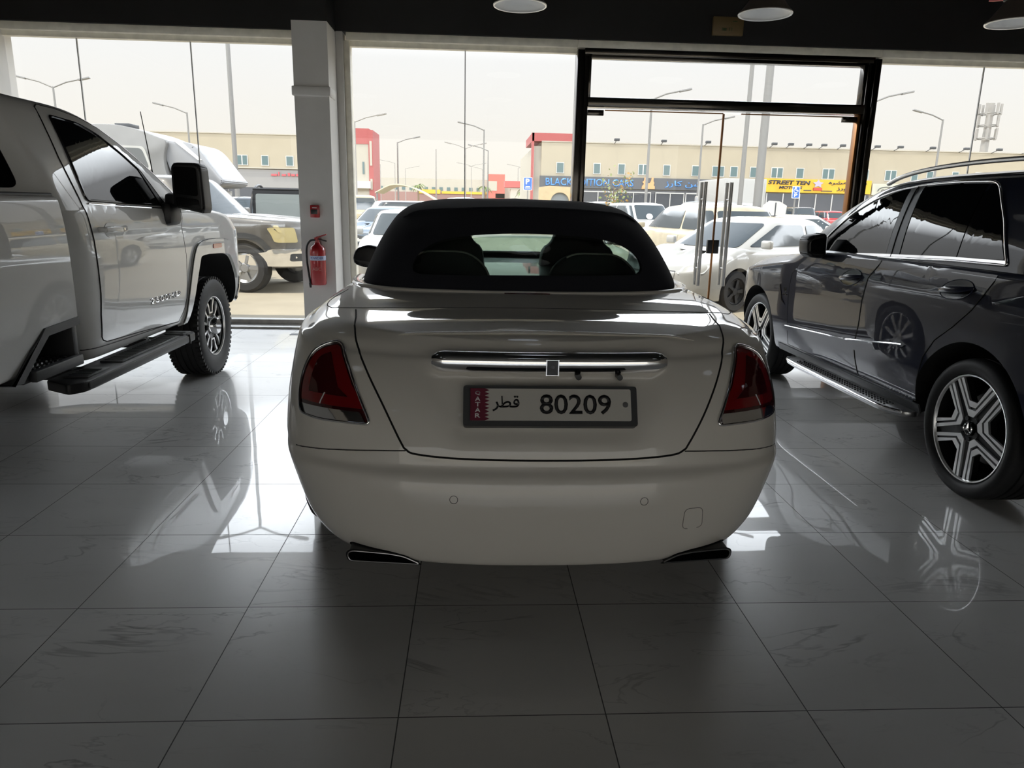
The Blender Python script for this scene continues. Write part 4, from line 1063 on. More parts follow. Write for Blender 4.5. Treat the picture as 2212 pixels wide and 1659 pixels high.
    patch('number_plate', bs, [(-.26, .78), (.26, .78), (.26, .89), (-.26, .89)], '-y', M_PLATE, T, .008, .01, .1)
    patch('grille', bs, roundpoly([(-.40, .58), (.40, .58), (.46, .80), (-.46, .80)], .04), '+y', M_CHROME, T, .008, .01, .06)
    patch('rear_bumper_trim', bs, roundpoly([(-.75, .38), (.75, .38), (.75, .46), (-.75, .46)], .02), '-y', M_STEEL, T, .006, .01, .1)
    return T, body, cab

# ------------------------------------------------------------------ white pickup truck on the left
PAINT_WHITE = mat('gloss_white_paint', (0.78, 0.78, 0.77), 0.4, 0, 1.0, 0.012, 1.5, spec=0.2)
def make_pickup():
    T = empty('pickup_truck', (-3.12, 1.30, 0))
    tag(T, 'large white single-cab pickup truck with black running boards on the left side of the showroom', 'truck')
    N = 90
    top = fn([(2.5, 1.40), (4.0, 1.40), (4.3, 1.37), (4.8, 1.36), (5.2, 1.33), (5.5, 1.28), (5.85, 1.22)])
    R = [ring(.90, 2.80, 5.62, .52, (5, 30), (3.4, 10), n=N),
         ring(.955, 2.75, 5.72, .535, (5, 30), (3.4, 10), n=N),
         ring(.985, 2.73, 5.78, .60, (5, 30), (3.4, 10), n=N),
         ring(1.005, 2.72, 5.82, .75, (5, 30), (3.4, 10), n=N),
         ring(1.012, 2.72, 5.84, .95, (5, 30), (3.4, 10), n=N),
         ring(1.010, 2.71, 5.84, lambda y: np.minimum(1.15, top(y) - .1), (5, 30), (3.4, 10), n=N),
         ring(.998, 2.69, 5.82, lambda y: top(y) - .07, (5, 30), (3.4, 10), n=N),
         ring(.975, 2.67, 5.78, lambda y: top(y) - .015, (5, 30), (3.3, 10), n=N),
         ring(.93, 2.66, 5.72, top, (5, 28), (3.2, 10), n=N),
         ring(.6, 2.66, 5.66, lambda y: top(y) + .02, (5, 28), (3, 10), n=N),
         ring(.0, 2.66, 5.6, lambda y: top(y) + .05, (5, 28), (3, 10), n=N)]
    body = loft('body', R, 5, PAINT_WHITE, T, smooth=38)
    G = [ring(.985, 2.66, 4.72, 1.36, (6, 40), (3.6, 12), n=N),
         ring(.968, 2.64, 4.60, 1.42, (6, 40), (3.6, 12), n=N),
         ring(.915, 2.58, 4.24, 1.60, (6, 38), (3.6, 11), n=N),
         ring(.86, 2.50, 3.87, 1.77, (6, 34), (3.6, 10), n=N),
         ring(.82, 2.45, 3.60, 1.865, (6, 30), (3.4, 9), n=N),
         ring(.77, 2.44, 3.41, 1.915, (5, 26), (3.2, 8), n=N),
         ring(.66, 2.45, 3.25, 1.945, (5, 24), (3, 7), n=N),
         ring(.4, 2.48, 3.1, 1.965, (5, 24), (3, 7), n=N),
         ring(.0, 2.5, 3.0, 1.97, (5, 24), (3, 7), n=N)]
    cab = loft('cabin', G, 5, PAINT_WHITE, T, smooth=38)
    us, bs, cs = Surf(body, cab), Surf(body), Surf(cab)
    archp = lambda y: roundpoly([(y - .72, .30), (y - .60, .62), (y - .42, .955), (y - .30, 1.015), (y + .21, .995), (y + .34, .93), (y + .50, .72), (y + .54, .30)], [.01, .1, .12, .1, .12, .15, .1, .01], 6)
    FA, RA = 4.86, 1.34
    bm = bmesh.new(); prism(bm, archp(FA), -1.3, 1.3, 'YZ'); boolean(body, bm, 'DIFFERENCE', M_WELL)
    for s in (1, -1):
        make_wheel(T, (s * .835, FA, .405), s, .405, .248, .275, 'truck', phase=30)
        make_wheel(T, (s * .835, RA, .405), s, .405, .248, .275, 'truck', phase=10)
    # load bed
    bm = bmesh.new()
    prism(bm, roundpoly([(-1.0, .60), (1.0, .60), (1.012, .75), (1.014, 1.0), (1.008, 1.25), (.99, 1.40), (.975, 1.432), (-.975, 1.432), (-.99, 1.40), (-1.008, 1.25), (-1.014, 1.0), (-1.012, .75)], [.02, .02, .1, .1, .1, .06, .02, .02, .06, .1, .1, .1], 4), 0.06, 2.665, 'XZ')
    bed = build('load_bed', bm, PAINT_WHITE, T, 30)
    bm = bmesh.new(); bbox(bm, (-.90, .14, .92), (.90, 2.58, 1.7)); boolean(bed, bm, 'DIFFERENCE', M_GREY_PLASTIC)
    bm = bmesh.new(); prism(bm, [(RA - .56, .30), (RA - .50, .72), (RA - .34, .95), (RA + .34, .95), (RA + .50, .72), (RA + .56, .30)], -1.3, 1.3, 'YZ'); boolean(bed, bm, 'DIFFERENCE', M_WELL)
    stp = [(2.055, .55), (2.20, .695), (2.345, .785), (2.72, .795), (2.72, .55)]
    for s in (1, -1):
        bm = bmesh.new(); prism(bm, stp, s * .70, s * 1.2, 'YZ'); boolean(bed, bm, 'DIFFERENCE', M_WELL)
    for f in bed.data.polygons: f.use_smooth = True
    bed.data.set_sharp_from_angle(angle=math.radians(30))
    bds = Surf(bed)
    boxobj('tailgate', (-.90, .02, .66), (.90, .10, 1.44), PAINT_WHITE, bed, .012)
    boxobj('rear_bumper', (-1.0, -.12, .50), (1.0, .08, .66), M_CHROME, T, .02)
    boxobj('chassis', (-.46, .2, .48), (.46, 5.3, .62), M_BLACK_PLASTIC, T)
    cyl_bm = bmesh.new(); cyl(cyl_bm, (-.8, RA, .40), (.8, RA, .40), .06, 12); build('rear_axle', cyl_bm, M_BLACK_PLASTIC, T, 40)
    for s, ax in ((1, '+x'), (-1, '-x')):
        tubeobj('bed_rail_cap', [(s * .955, .08, 1.436), (s * .955, 2.655, 1.436)], .012, M_GREY_PLASTIC, bed, 8)
        # corner step in the bed side
        fr_ = [(2.03, .585), (2.055, .575), (2.215, .712), (2.35, .800), (2.66, .812), (2.66, .770), (2.37, .760), (2.25, .675), (2.12, .575)]
        bm = bmesh.new(); prism(bm, fr_, s * .80, s * 1.022, 'YZ'); sf_ = build('step_frame', bm, M_GREY_PLASTIC, bed, 30)
        boxobj('step_plate', (s * .74, 2.17, .555), (s * .99, 2.655, .600), M_BLACK_PLASTIC, sf_, .006)
        boxobj('step_edge', (s * .985, 2.22, .555), (s * 1.025, 2.66, .612), M_GREY_PLASTIC, sf_, .01)
        bm = bmesh.new()
        for r_ in range(5):
            for k in range(11): box(bm, (s * (.78 + .045 * r_), 2.23 + .040 * k + .02 * (r_ % 2), .604), (.016, .016, .010))
        tr = build('tread_studs', bm, M_STEEL, sf_); tr['kind'] = 'stuff'
        boxobj('step_post', (s * .80, 2.62, .58), (s * 1.0, 2.665, .78), M_GREY_PLASTIC, sf_, .006)
        # door
        dp = [(2.99, .617), (2.948, .632), (2.932, .653), (2.927, .78), (2.941, .90), (2.943, 1.04), (2.938, 1.195), (2.921, 1.305), (2.908, 1.424), (2.889, 1.52), (2.869, 1.635), (2.866, 1.77), (2.868, 1.84), (2.885, 1.885), (2.93, 1.902), (3.1, 1.900), (3.3, 1.878), (3.48, 1.835), (3.66, 1.765), (3.86, 1.675), (4.06, 1.570), (4.20, 1.485), (4.27, 1.40), (4.235, 1.30), (4.19, 1.235), (4.221, 1.033), (4.205, .902), (4.187, .73), (4.148, .653), (4.068, .564), (3.412, .60)]
        d = patch('door', us, dp, ax, PAINT_WHITE, T, .003, .006, .05)
        line('shut_line', us, dp, ax, .0042, M_GAP, d, .0005, .03, 6, True)
        wn_ = roundpoly([(2.958, 1.850), (3.226, 1.838), (3.40, 1.795), (3.62, 1.700), (3.80, 1.602), (4.0, 1.385), (3.80, 1.388), (2.972, 1.412)], [.02, .06, .06, .06, .02, .02, .0, .03])
        patch('side_window', us, wn_, ax, G_DARK, d, .006, .008, .05)
        patch('sail_trim', us, [(3.775, 1.612), (3.815, 1.590), (4.02, 1.372), (3.93, 1.374)], ax, M_BLACK_PLASTIC, d, .011, .01, .05)
        line('window_seal', us, wn_, ax, .007, M_GLOSS_BLACK, d, .006, .03, 6, True)
        line('window_bright_trim', us, [(2.975, 1.395), (3.4, 1.380), (4.02, 1.362)], ax, .006, M_CHROME, d, .006)
        # handle
        h, n_ = us.at((3.12, 1.25), ax)
        cup = [(3.12 + .055 * math.cos(a), 1.247 + .042 * math.sin(a)) for a in np.linspace(0, 2 * PI, 24, endpoint=False)]
        patch('handle_cup', us, cup, ax, PAINT_WHITE, d, .006, .004, .02)
        bm = bmesh.new(); box(bm, (h.x + s * .042, 3.12, 1.253), (.026, .26, .036), None, .010); box(bm, (h.x + s * .02, 3.01, 1.253), (.04, .04, .03), None, .006); box(bm, (h.x + s * .02, 3.23, 1.253), (.04, .05, .03), None, .006)
        build('door_handle', bm, PAINT_WHITE, d, 40)
        bm = bmesh.new(); cyl(bm, (h.x + s * .055, 3.20, 1.253), (h.x + s * .057, 3.20, 1.253), .008, 12); build('lock', bm, M_CHROME, d, 40)
        line('rocker_crease', us, [(2.80, .60), (4.07, .567)], ax, .004, M_GAP_SOFT, T, -.001)
        M_ = Matrix(((0, 0, s, 0), (s, 0, 0, 0), (0, 1, 0, 0), (0, 0, 0, 1)))
        h, n_ = us.at((3.8, .775), ax)
        bm = text_bm('2500HD', 1, .0, .012); xs = [v.co.x for v in bm.verts]; ys = [v.co.y for v in bm.verts]; w0, h0 = max(xs) - min(xs), max(ys) - min(ys)
        for v in bm.verts: v.co = ((v.co.x - (max(xs) + min(xs)) / 2) / w0 * .50, (v.co.y - (max(ys) + min(ys)) / 2) / h0 * .038, 0)
        r_ = bmesh.ops.extrude_face_region(bm, geom=bm.faces[:]); bmesh.ops.translate(bm, vec=(0, 0, .008), verts=[g for g in r_['geom'] if isinstance(g, bmesh.types.BMVert)])
        bmesh.ops.transform(bm, matrix=Matrix.Translation((h.x + s * .001, 3.81, .775)) @ M_, verts=bm.verts); build('badge_lettering', bm, M_CHROME, d)
        # flared arch
        outer = [(FA - .70, .50), (FA - .655, .735), (FA - .50, 1.03), (FA - .30, 1.118), (FA + .22, 1.108), (FA + .40, 1.03), (FA + .56, .80)]
        inner = [(FA + .49, .76), (FA + .345, .925), (FA + .205, .992), (FA - .305, 1.012), (FA - .425, .95), (FA - .605, .615), (FA - .64, .50)]
        patch('arch_flare', bs, smoothline(outer, 4) + smoothline(inner, 4), ax, PAINT_WHITE, T, .020, .03, .04)
        line('flare_gap', bs, smoothline(outer, 5), ax, .004, M_GAP_SOFT, T, .012)
        patch('side_marker', bs, roundpoly([(FA - .115, 1.05), (FA + .075, 1.05), (FA + .075, 1.085), (FA - .115, 1.085)], .012), ax, mat('red_marker', (0.55, 0.05, 0.03), .2, 0, 1.0), T, .026, .01, .04)
        # front end
        patch('bumper_corner', bs, roundpoly([(5.42, .55), (5.72, .55), (5.72, .80), (5.42, .80)], .03), ax, M_CHROME, T, .02, .03, .04)
        patch('headlamp', bs, roundpoly([(s * .60, .90), (s * .93, .90), (s * .95, 1.16), (s * .66, 1.16)], .03), '+y', M_LENS, T, .01, .02, .05)
        # running board
        bm = bmesh.new(); prism(bm, [(s * x_, y_) for x_, y_ in roundpoly([(.90, 2.50), (1.06, 2.40), (1.115, 2.47), (1.12, 2.60), (1.12, 3.98), (1.09, 4.04), (.90, 4.06)], [.02, .02, .03, .03, .02, .02, .02])], .445, .500, 'XY'); bmesh.ops.bevel(bm, geom=bm.edges[:], offset=.008, segments=2, affect='EDGES', profile=.5)
        rbd = build('running_board', bm, M_BLACK_PLASTIC, T, 40)
        for a, b in ((2.56, 2.80), (2.95, 3.80), (3.86, 4.0)):
            pd = boxobj('tread_pad', (s * .955, a, .498), (s * 1.085, b, .508), M_GREY_PLASTIC, rbd, .003)
            bm = bmesh.new()
            for k in range(int((b - a - .04) / .035)): box(bm, (s * 1.02, a + .035 + .035 * k, .509), (.10, .012, .004))
            build('grip_ribs', bm, M_BLACK_PLASTIC, pd)
        boxobj('board_face', (s * 1.114, 2.50, .455), (s * 1.124, 3.86, .492), M_GREY_PLASTIC, rbd, .003)
        boxobj('board_band', (s * 1.10, 3.868, .44), (s * 1.128, 3.885, .505), M_BLACK_PLASTIC, rbd)
        for y_ in (2.75, 3.7): boxobj('bracket', (s * .5, y_, .44), (s * .95, y_ + .08, .50), M_BLACK_PLASTIC, rbd)
        # towing mirror
        bm = bmesh.new(); prism(bm, [(s * x_, z_) for x_, z_ in roundpoly([(1.045, 1.375), (1.245, 1.335), (1.26, 1.37), (1.25, 1.645), (1.22, 1.672), (1.07, 1.672), (1.045, 1.64)], .03, 4)], 3.98, 4.14, 'XZ')
        bmesh.ops.bevel(bm, geom=bm.edges[:], offset=.018, segments=2, affect='EDGES', profile=.5); mr = build('towing_mirror', bm, M_BLACK_PLASTIC, T, 45)
        bm = bmesh.new(); prism(bm, [(s * x_, z_) for x_, z_ in roundpoly([(1.068, 1.465), (1.222, 1.45), (1.22, 1.64), (1.07, 1.645)], .02, 3)], 3.972, 3.984, 'XZ'); build('mirror_glass', bm, M_GLOSS_BLACK, mr, 30)
        bm = bmesh.new(); prism(bm, [(s * x_, z_) for x_, z_ in roundpoly([(1.068, 1.385), (1.23, 1.355), (1.224, 1.43), (1.068, 1.445)], .02, 3)], 3.972, 3.984, 'XZ'); build('mirror_glass', bm, M_GLOSS_BLACK, mr, 30)
        bm = bmesh.new(); box(bm, (s * 1.06, 4.05, 1.42), (.16, .13, .10), None, .03); box(bm, (s * 1.01, 4.02, 1.33), (.09, .20, .16), None, .04); build('mirror_arm', bm, M_BLACK_PLASTIC, mr, 45)
    patch('rear_window', cs, roundpoly([(-.82, 1.47), (.82, 1.47), (.76, 1.83), (-.76, 1.83)], .05), '-y', G_DARK, T, .004, .006, .08)
    patch('windscreen', cs, roundpoly([(-.80, 1.44), (.80, 1.44), (.70, 1.86), (-.70, 1.86)], .05), '+y', G_DARK, T, .004, .006, .08)
    patch('grille', bs, roundpoly([(-.55, .78), (.55, .78), (.55, 1.2), (-.55, 1.2)], .04), '+y', M_CHROME, T, .012, .02, .08)
    patch('front_bumper', bs, roundpoly([(-.92, .55), (.92, .55), (.92, .74), (-.92, .74)], .03), '+y', M_CHROME, T, .03, .04, .08)
    tubeobj('antenna', [(.62, 4.78, 1.36), (.60, 4.74, 1.75), (.58, 4.70, 2.07)], [.005, .004, .003], M_BLACK_PLASTIC, T, 6)
    return T, body, cab

CONV = make_convertible()
SUV = make_suv()
PK = make_pickup()

# ------------------------------------------------------------------ outside: ground, parked cars, signs, posts, buildings
G0 = -0.08
M_SAND = nz(mat('sandy_ground', (0.33, 0.285, 0.21), 0.95), 1.3, .10, 8)
M_KERB = nz(mat('kerb_concrete', (0.34, 0.31, 0.25), 0.9), 5, .08)
gr = boxobj('ground', (-160, -160, G0 - .2), (160, 260, G0), M_SAND); struct(gr)
M_BGGLASS = mat('car_window', (0.045, 0.055, 0.06), 0.06, 0, 0, 0, 1.6)
M_BGRIM = mat('car_rim', (0.35, 0.35, 0.35), 0.35, 0.7)
M_BGTYRE = mat('car_tyre', (0.03, 0.029, 0.028), 0.8)
PAINTS = {}
def paint(nm, c, dusty=0.0, rough=.35):
    m = mat(nm + '_car_paint', c, rough, 0, 1.0 - dusty)
    if dusty: nz(m, 2.5, .18, 6)
    return m
BG_PROTO = {}
def bg_wheel(par, loc, s, R, rim=M_BGRIM):
    bm = bmesh.new(); w = .115
    lathe(bm, [(w * .6, R * .62), (w, R * .66), (w, R * .9), (w * .7, R), (-w * .7, R), (-w, R * .9), (-w, R * .6)], 28)
    bmesh.ops.recalc_face_normals(bm, faces=bm.faces); t = build('wheel', bm, M_BGTYRE, par, 40); t.location = loc
    bm = bmesh.new(); lathe(bm, [(w * .75, R * .64), (w * .85, R * .6), (w * .55, R * .5), (w * .55, R * .22), (w * .8, R * .16), (w * .8, .0001)], 28); bmesh.ops.recalc_face_normals(bm, faces=bm.faces); build('rim', bm, rim, t, 40)
    bm = bmesh.new()
    for k in range(5):
        a = 2 * PI * k / 5; prism(bm, [(R * .18 * math.cos(a) - .02 * math.sin(a), R * .18 * math.sin(a) + .02 * math.cos(a)), (R * .58 * math.cos(a) - .03 * math.sin(a), R * .58 * math.sin(a) + .03 * math.cos(a)), (R * .58 * math.cos(a) + .03 * math.sin(a), R * .58 * math.sin(a) - .03 * math.cos(a)), (R * .18 * math.cos(a) + .02 * math.sin(a), R * .18 * math.sin(a) - .02 * math.cos(a))], w * .55, w * .8)
    build('spokes', bm, M_BGTYRE if rim is M_BGTYRE else M_BGRIM, t)
    if s < 0: t.rotation_euler = (0, 0, PI)
    return t
SPEC = {
    # L, W, H, ground clearance, belt z, hood z (base, nose), deck z, cabin rear base/roof y, cabin front base/roof y, wheel R, wheel ys
    'suv':   dict(L=4.9, W=1.94, H=1.84, c=.26, belt=1.16, hb=1.16, hn=.98, dk=1.16, rb=.08, rr=.34, fb=3.62, fr=2.95, R=.38, wy=(1.02, 3.90)),
    'mid':   dict(L=4.6, W=1.84, H=1.62, c=.22, belt=1.05, hb=1.04, hn=.82, dk=1.05, rb=.10, rr=.50, fb=3.50, fr=2.70, R=.35, wy=(.95, 3.68)),
    'sedan': dict(L=4.5, W=1.74, H=1.42, c=.19, belt=.92, hb=.95, hn=.70, dk=1.0, rb=.50, rr=1.25, fb=3.42, fr=2.45, R=.315, wy=(.92, 3.56)),
    'pickup':dict(L=5.9, W=2.02, H=1.92, c=.42, belt=1.22, hb=1.26, hn=1.18, dk=1.22, rb=2.0, rr=2.1, fb=4.15, fr=3.45, R=.41, wy=(1.2, 4.92)),
    'van':   dict(L=4.7, W=1.80, H=1.95, c=.24, belt=1.05, hb=1.10, hn=.95, dk=1.05, rb=.05, rr=.16, fb=4.05, fr=3.35, R=.33, wy=(.9, 3.85)),
}
def bg_car(kind, loc, rz, pm, label, grp=None, nm=None, rim=M_BGRIM, sc=1.0, cat='car', plate=True, rails=False, mirror=None):
    q = SPEC[kind]; L, Wd, H = q['L'], q['W'] / 2, q['H']; N = 26
    T = empty(nm or {'suv': 'parked_suv', 'mid': 'parked_suv', 'sedan': 'parked_sedan', 'pickup': 'parked_pickup_truck', 'van': 'parked_van'}[kind], loc, rz)
    tag(T, label, cat, grp); T.scale = (sc, sc, sc)
    key = kind
    top = fn([(0, q['dk'] - .03), (q['rb'] + .3, q['belt']), (q['fb'] - .2, q['belt'] + .01), (q['fb'], q['hb']), (L - .6, (q['hb'] * .35 + q['hn'] * .65)), (L - .12, q['hn']), (L, q['hn'] - .06)])
    c = q['c']; b = q['belt']
    if key not in BG_PROTO:
        R = [ring(Wd * .86, .14, L - .16, c + .04, (3, 12), (2.8, 9), n=N), ring(Wd * .95, .05, L - .06, c, (3, 12), (2.8, 9), n=N), ring(Wd * .99, .0, L, c + .2, (3, 12), (2.8, 9), n=N),
             ring(Wd, .02, L, c + (b - c) * .55, (3, 12), (2.8, 9), n=N), ring(Wd * .985, .05, L - .03, lambda y: np.minimum(b - .10, top(y) - .06), (3, 12), (2.7, 9), n=N),
             ring(Wd * .94, .09, L - .08, lambda y: top(y) - .012, (3, 12), (2.7, 9), n=N), ring(Wd * .85, .13, L - .14, lambda y: top(y) + .006, (3, 12), (2.6, 9), n=N), ring(Wd * .4, .2, L - .2, lambda y: top(y) + .02, (3, 12), (2.6, 9), n=N), ring(0, .22, L - .22, lambda y: top(y) + .024, (3, 12), (2.6, 9), n=N)]
        body = loft('body', R, 3, M_WHITE_PAINT, None, smooth=40)
        for y in q['wy']: arch_cut(body, y, q['R'], q['R'] * 1.13, -1.4, 1.4)
        def lerp(t): return q['rb'] + (q['rr'] - q['rb']) * t, q['fb'] + (q['fr'] - q['fb']) * t
        G = []
        for t, w in ((-.06, .945), (.0, .93), (.45, .87), (.86, .80), (1.0, .74)):
            a, f = lerp(t); G.append(ring(Wd * w, a, f + .12, b + (H - .07 - b) * t, (3.4, 9), (3.0, 8), n=N))
        a, f = lerp(1.0)
        G += [ring(Wd * .62, a + .06, f + .02, H - .035, (3, 8), (2.8, 7), n=N), ring(Wd * .3, a + .2, f - .1, H - .006, (3, 8), (2.8, 6), n=N), ring(0, a + .3, f - .2, H, (3, 8), (2.8, 6), n=N)]
        cab = loft('cabin', G, 3, M_WHITE_PAINT, None, smooth=40)
        BG_PROTO[key] = (body.data, cab.data)
        bpy.data.objects.remove(body); bpy.data.objects.remove(cab)
    bm_, cm_ = BG_PROTO[key]
    me = bm_.copy(); me.materials[0] = pm; body = bpy.data.objects.new('body', me); COL.objects.link(body); body.parent = T
    me = cm_.copy(); me.materials[0] = pm; cab = bpy.data.objects.new('cabin', me); COL.objects.link(cab); cab.parent = T
    bs, cs = Surf(body), Surf(cab)
    zt, zb = H - .13, b + .05
    def yat(z, rear): 
        t = (z - b) / (H - .07 - b); return (q['rb'] + (q['rr'] - q['rb']) * t) if rear else (q['fb'] + (q['fr'] - q['fb']) * t)
    fy0, fy1 = yat(zb, False) - .12, yat(zt, False) - .10; ry0, ry1 = yat(zb, True) + .16, yat(zt, True) + .14
    mid = (fy1 + ry1) / 2 - .1
    for s, ax in ((1, '+x'), (-1, '-x')):
        patch('side_window', cs, roundpoly([(fy0, zb), (fy1, zt), (mid + .04, zt), (mid + .04, zb)], .05, 3), ax, M_BGGLASS, T, .010, .014, .11)
        patch('side_window', cs, roundpoly([(mid - .04, zb), (mid - .04, zt), (ry1, zt), (ry0, zb)], .05, 3), ax, M_BGGLASS, T, .010, .014, .11)
        hl = q['hn'] - .20 if kind != 'sedan' else q['hn'] - .12
        patch('headlamp', bs, roundpoly([(s * Wd * .52, hl), (s * Wd * .88, hl + .02), (s * Wd * .90, hl + .14), (s * Wd * .56, hl + .12)], .03, 3), '+y', M_LENS, T, .006, .01, .2)
        tl = min(q['dk'], b) - .20
        patch('tail_lamp', bs, roundpoly([(s * Wd * .62, tl - .05), (s * Wd * .90, tl - .05), (s * Wd * .90, tl + .13), (s * Wd * .66, tl + .13)], .03, 3), '-y', M_RED_LENS, T, .006, .01, .2)
        bm = bmesh.new(); box(bm, (s * (Wd + .09), fy0 - .12, b + .09), (.18, .09, .13), None, .03); build('door_mirror', bm, mirror or pm, T, 40)
        for k in (mid, ry0 - .1 if kind != 'pickup' else mid + 1.0):
            line('shut_line', bs, [(k, c + .12), (k, b - .08)], ax, .006, M_GAP_SOFT, T, 0, .2, 5)
        box_y = mid + .22
        h, n_ = bs.at((box_y, b - .12), ax)
        if h is not None: boxobj('door_handle', (h.x - .02, box_y - .09, b - .14), (h.x + .02, box_y + .09, b - .11), pm, T, .006)
        for y in q['wy']: bg_wheel(T, (s * (Wd - .13), y, q['R']), s, q['R'], rim)
        if rails: tubeobj('roof_rail', [(s * Wd * .62, q['rr'] + .25, H - .02), (s * Wd * .63, (q['rr'] + q['fr']) / 2, H + .035), (s * Wd * .62, q['fr'] - .15, H - .02)], .02, M_STEEL, T, 6)
    wf = Wd * .74
    patch('windscreen', cs, roundpoly([(-wf, zb - .02), (wf, zb - .02), (wf * .88, zt + .02), (-wf * .88, zt + .02)], .06, 3), '+y', M_BGGLASS, T, .010, .014, .12)
    patch('rear_window', cs, roundpoly([(-wf, zb), (wf, zb), (wf * .88, zt), (-wf * .88, zt)], .06, 3), '-y', M_BGGLASS, T, .010, .014, .12)
    patch('grille', bs, roundpoly([(-Wd * .46, q['hn'] - .24), (Wd * .46, q['hn'] - .24), (Wd * .48, q['hn'] - .08), (-Wd * .48, q['hn'] - .08)], .03, 3), '+y', M_GREY_PLASTIC, T, .007, .01, .2)
    patch('lower_intake', bs, roundpoly([(-Wd * .5, c + .06), (Wd * .5, c + .06), (Wd * .46, c + .17), (-Wd * .46, c + .17)], .02, 3), '+y', M_GREY_PLASTIC, T, .005, .01, .2)
    if plate:
        patch('number_plate', bs, [(-.25, c + .20), (.25, c + .20), (.25, c + .30), (-.25, c + .30)], '+y', M_PLATE, T, .012, .01, .3)
        patch('number_plate', bs, [(-.25, c + .36), (.25, c + .36), (.25, c + .47), (-.25, c + .47)], '-y', M_PLATE, T, .012, .01, .3)
    return T
def heading(dx, dy): return math.atan2(-dx, dy)
def anchored(world, local, rz):
    c, s = math.cos(rz), math.sin(rz); return (world[0] - (local[0] * c - local[1] * s), world[1] - (local[0] * s + local[1] * c), G0)
WHITE = paint('white', (0.46, 0.455, 0.435)); CREAMW = paint('dusty_beige', (0.45, 0.39, 0.28), .5, .5); DKGREY = paint('dusty_dark_grey', (0.12, 0.11, 0.095), .4, .45)
SILVER = paint('silver', (0.38, 0.38, 0.37)); BLUEG = paint('blue_grey', (0.16, 0.20, 0.25)); BLACKP = paint('black', (0.03, 0.03, 0.032)); BEIGE = paint('beige', (0.45, 0.38, 0.24)); REDP = paint('red', (0.35, 0.03, 0.03))
# big dark pickup beside the window
rz = heading(.975, -.22)
pk2 = bg_car('pickup', anchored((-3.80, 12.55), (.88, 4.92), rz), rz, DKGREY, 'dusty dark grey pickup truck parked just outside the left window', cat='truck')
for o in kids(pk2):
    if o.name.startswith('headlamp'): o.data.materials[0] = mat('yellowed_lens', (0.62, 0.52, 0.26), .15, 0, 1.0)
for s in (1, -1):
    sfp = Surf([o for o in kids(pk2) if o.name.startswith('body')][0])
    patch('headlamp_cluster', sfp, roundpoly([(s * .70, .84), (s * .92, .84), (s * .94, 1.08), (s * .72, 1.08)], .03, 3), '+y', MATS['yellowed_lens'], pk2, .012, .02, .1)
    patch('arch_trim', sfp, smoothline([(4.36, .45), (4.42, .70), (4.62, .92), (4.92, .99), (5.22, .92), (5.42, .70), (5.47, .50)], 4) + smoothline([(5.40, .50), (5.35, .66), (5.18, .84), (4.92, .90), (4.66, .84), (4.49, .66), (4.43, .45)], 4), '+x' if s > 0 else '-x', M_GREY_PLASTIC, pk2, .02, .03, .1)
patch('chrome_grille', sfp, roundpoly([(-.52, .82), (.52, .82), (.52, 1.08), (-.52, 1.08)], .03, 3), '+y', M_CHROME, pk2, .02, .03, .1)
patch('front_bumper', sfp, roundpoly([(-.95, .46), (.95, .46), (.95, .74), (-.95, .74)], .05, 3), '+y', M_CHROME, pk2, .05, .08, .1)
patch('bumper_slot', sfp, roundpoly([(-.45, .52), (.45, .52), (.45, .64), (-.45, .64)], .03, 3), '+y', M_BLACK_PLASTIC, pk2, .056, .02, .1)
for dx in (-.7, .7): patch('fog_lamp', sfp, roundpoly([(dx - .1, .54), (dx + .1, .54), (dx + .1, .66), (dx - .1, .66)], .03, 3), '+y', M_GREY_PLASTIC, pk2, .056, .02, .1)
# right side cars
rz = heading(-.84, -.54)
sd1 = bg_car('sedan', anchored((3.93, 10.86), (-.80, 3.56), rz), rz, WHITE, 'white sedan with bare steel front wheel parked just outside the glass door', rim=M_BGTYRE, sc=1.0)
rz = heading(-.22, .975)
sd2 = bg_car('mid', anchored((4.72, 14.5), (-.92, .1), rz), rz, CREAMW, 'dusty beige SUV seen from behind through the glass door', sc=1.0)
for o in kids(sd2):
    if o.name.startswith('tail_lamp'): o.data.materials[0] = mat('bright_red_lens', (0.55, 0.02, 0.03), .2, 0, 1)
rz = heading(.20, -.98)
bg_car('suv', (7.35 - .98, 32.6, G0 - .1), rz, WHITE, 'white SUV facing the showroom, with a round paper behind its windscreen', sc=1.0)
rz = heading(-.35, .94)
bg_car('suv', (11.3, 32.0, G0), rz, WHITE, 'white SUV with roof rails behind the door handles, half hidden by the dusty SUV', rails=True)
rz = heading(-.93, .36)
bg_car('sedan', anchored((11.5, 22.0), (-.8, .3), rz), rz, WHITE, 'white sedan seen from behind, left of the dark off-roader mirror')
rz = heading(.1, -1)
bg_car('suv', (6.9, 44.5, G0), rz, WHITE, 'small white SUV behind the young tree in front of the dark shopfront')
bg_car('pickup', (16.4, 41.5, G0), heading(-.8, -.6), WHITE, 'white pickup cab between the two tall poles, behind the dusty SUV', cat='truck')
# far row under the yellow sign
row = [('van', 21.6, 52, heading(0, 1), WHITE, 'white van at the left end of the row under the yellow sign'),
       ('suv', 24.1, 53, heading(0, 1), BLACKP, 'black SUV parked next to the white van under the yellow sign'),
       ('mid', 26.7, 53.5, heading(0, 1), REDP, 'dark red SUV in the row under the yellow sign'),
       ('suv', 25.6, 44, heading(.15, 1), WHITE, 'white SUV in front of the row under the yellow sign'),
       ('mid', 31.0, 50.5, heading(-.5, 1), BLUEG, 'blue-grey wagon in the row beside the bronze door jamb'),
       ('sedan', 34.6, 52, heading(0, 1), WHITE, 'white sedan farthest right in the row under the yellow sign')]
for k, x, y, r_, m_, lb in row: bg_car(k, (x, y, G0), r_, m_, lb)
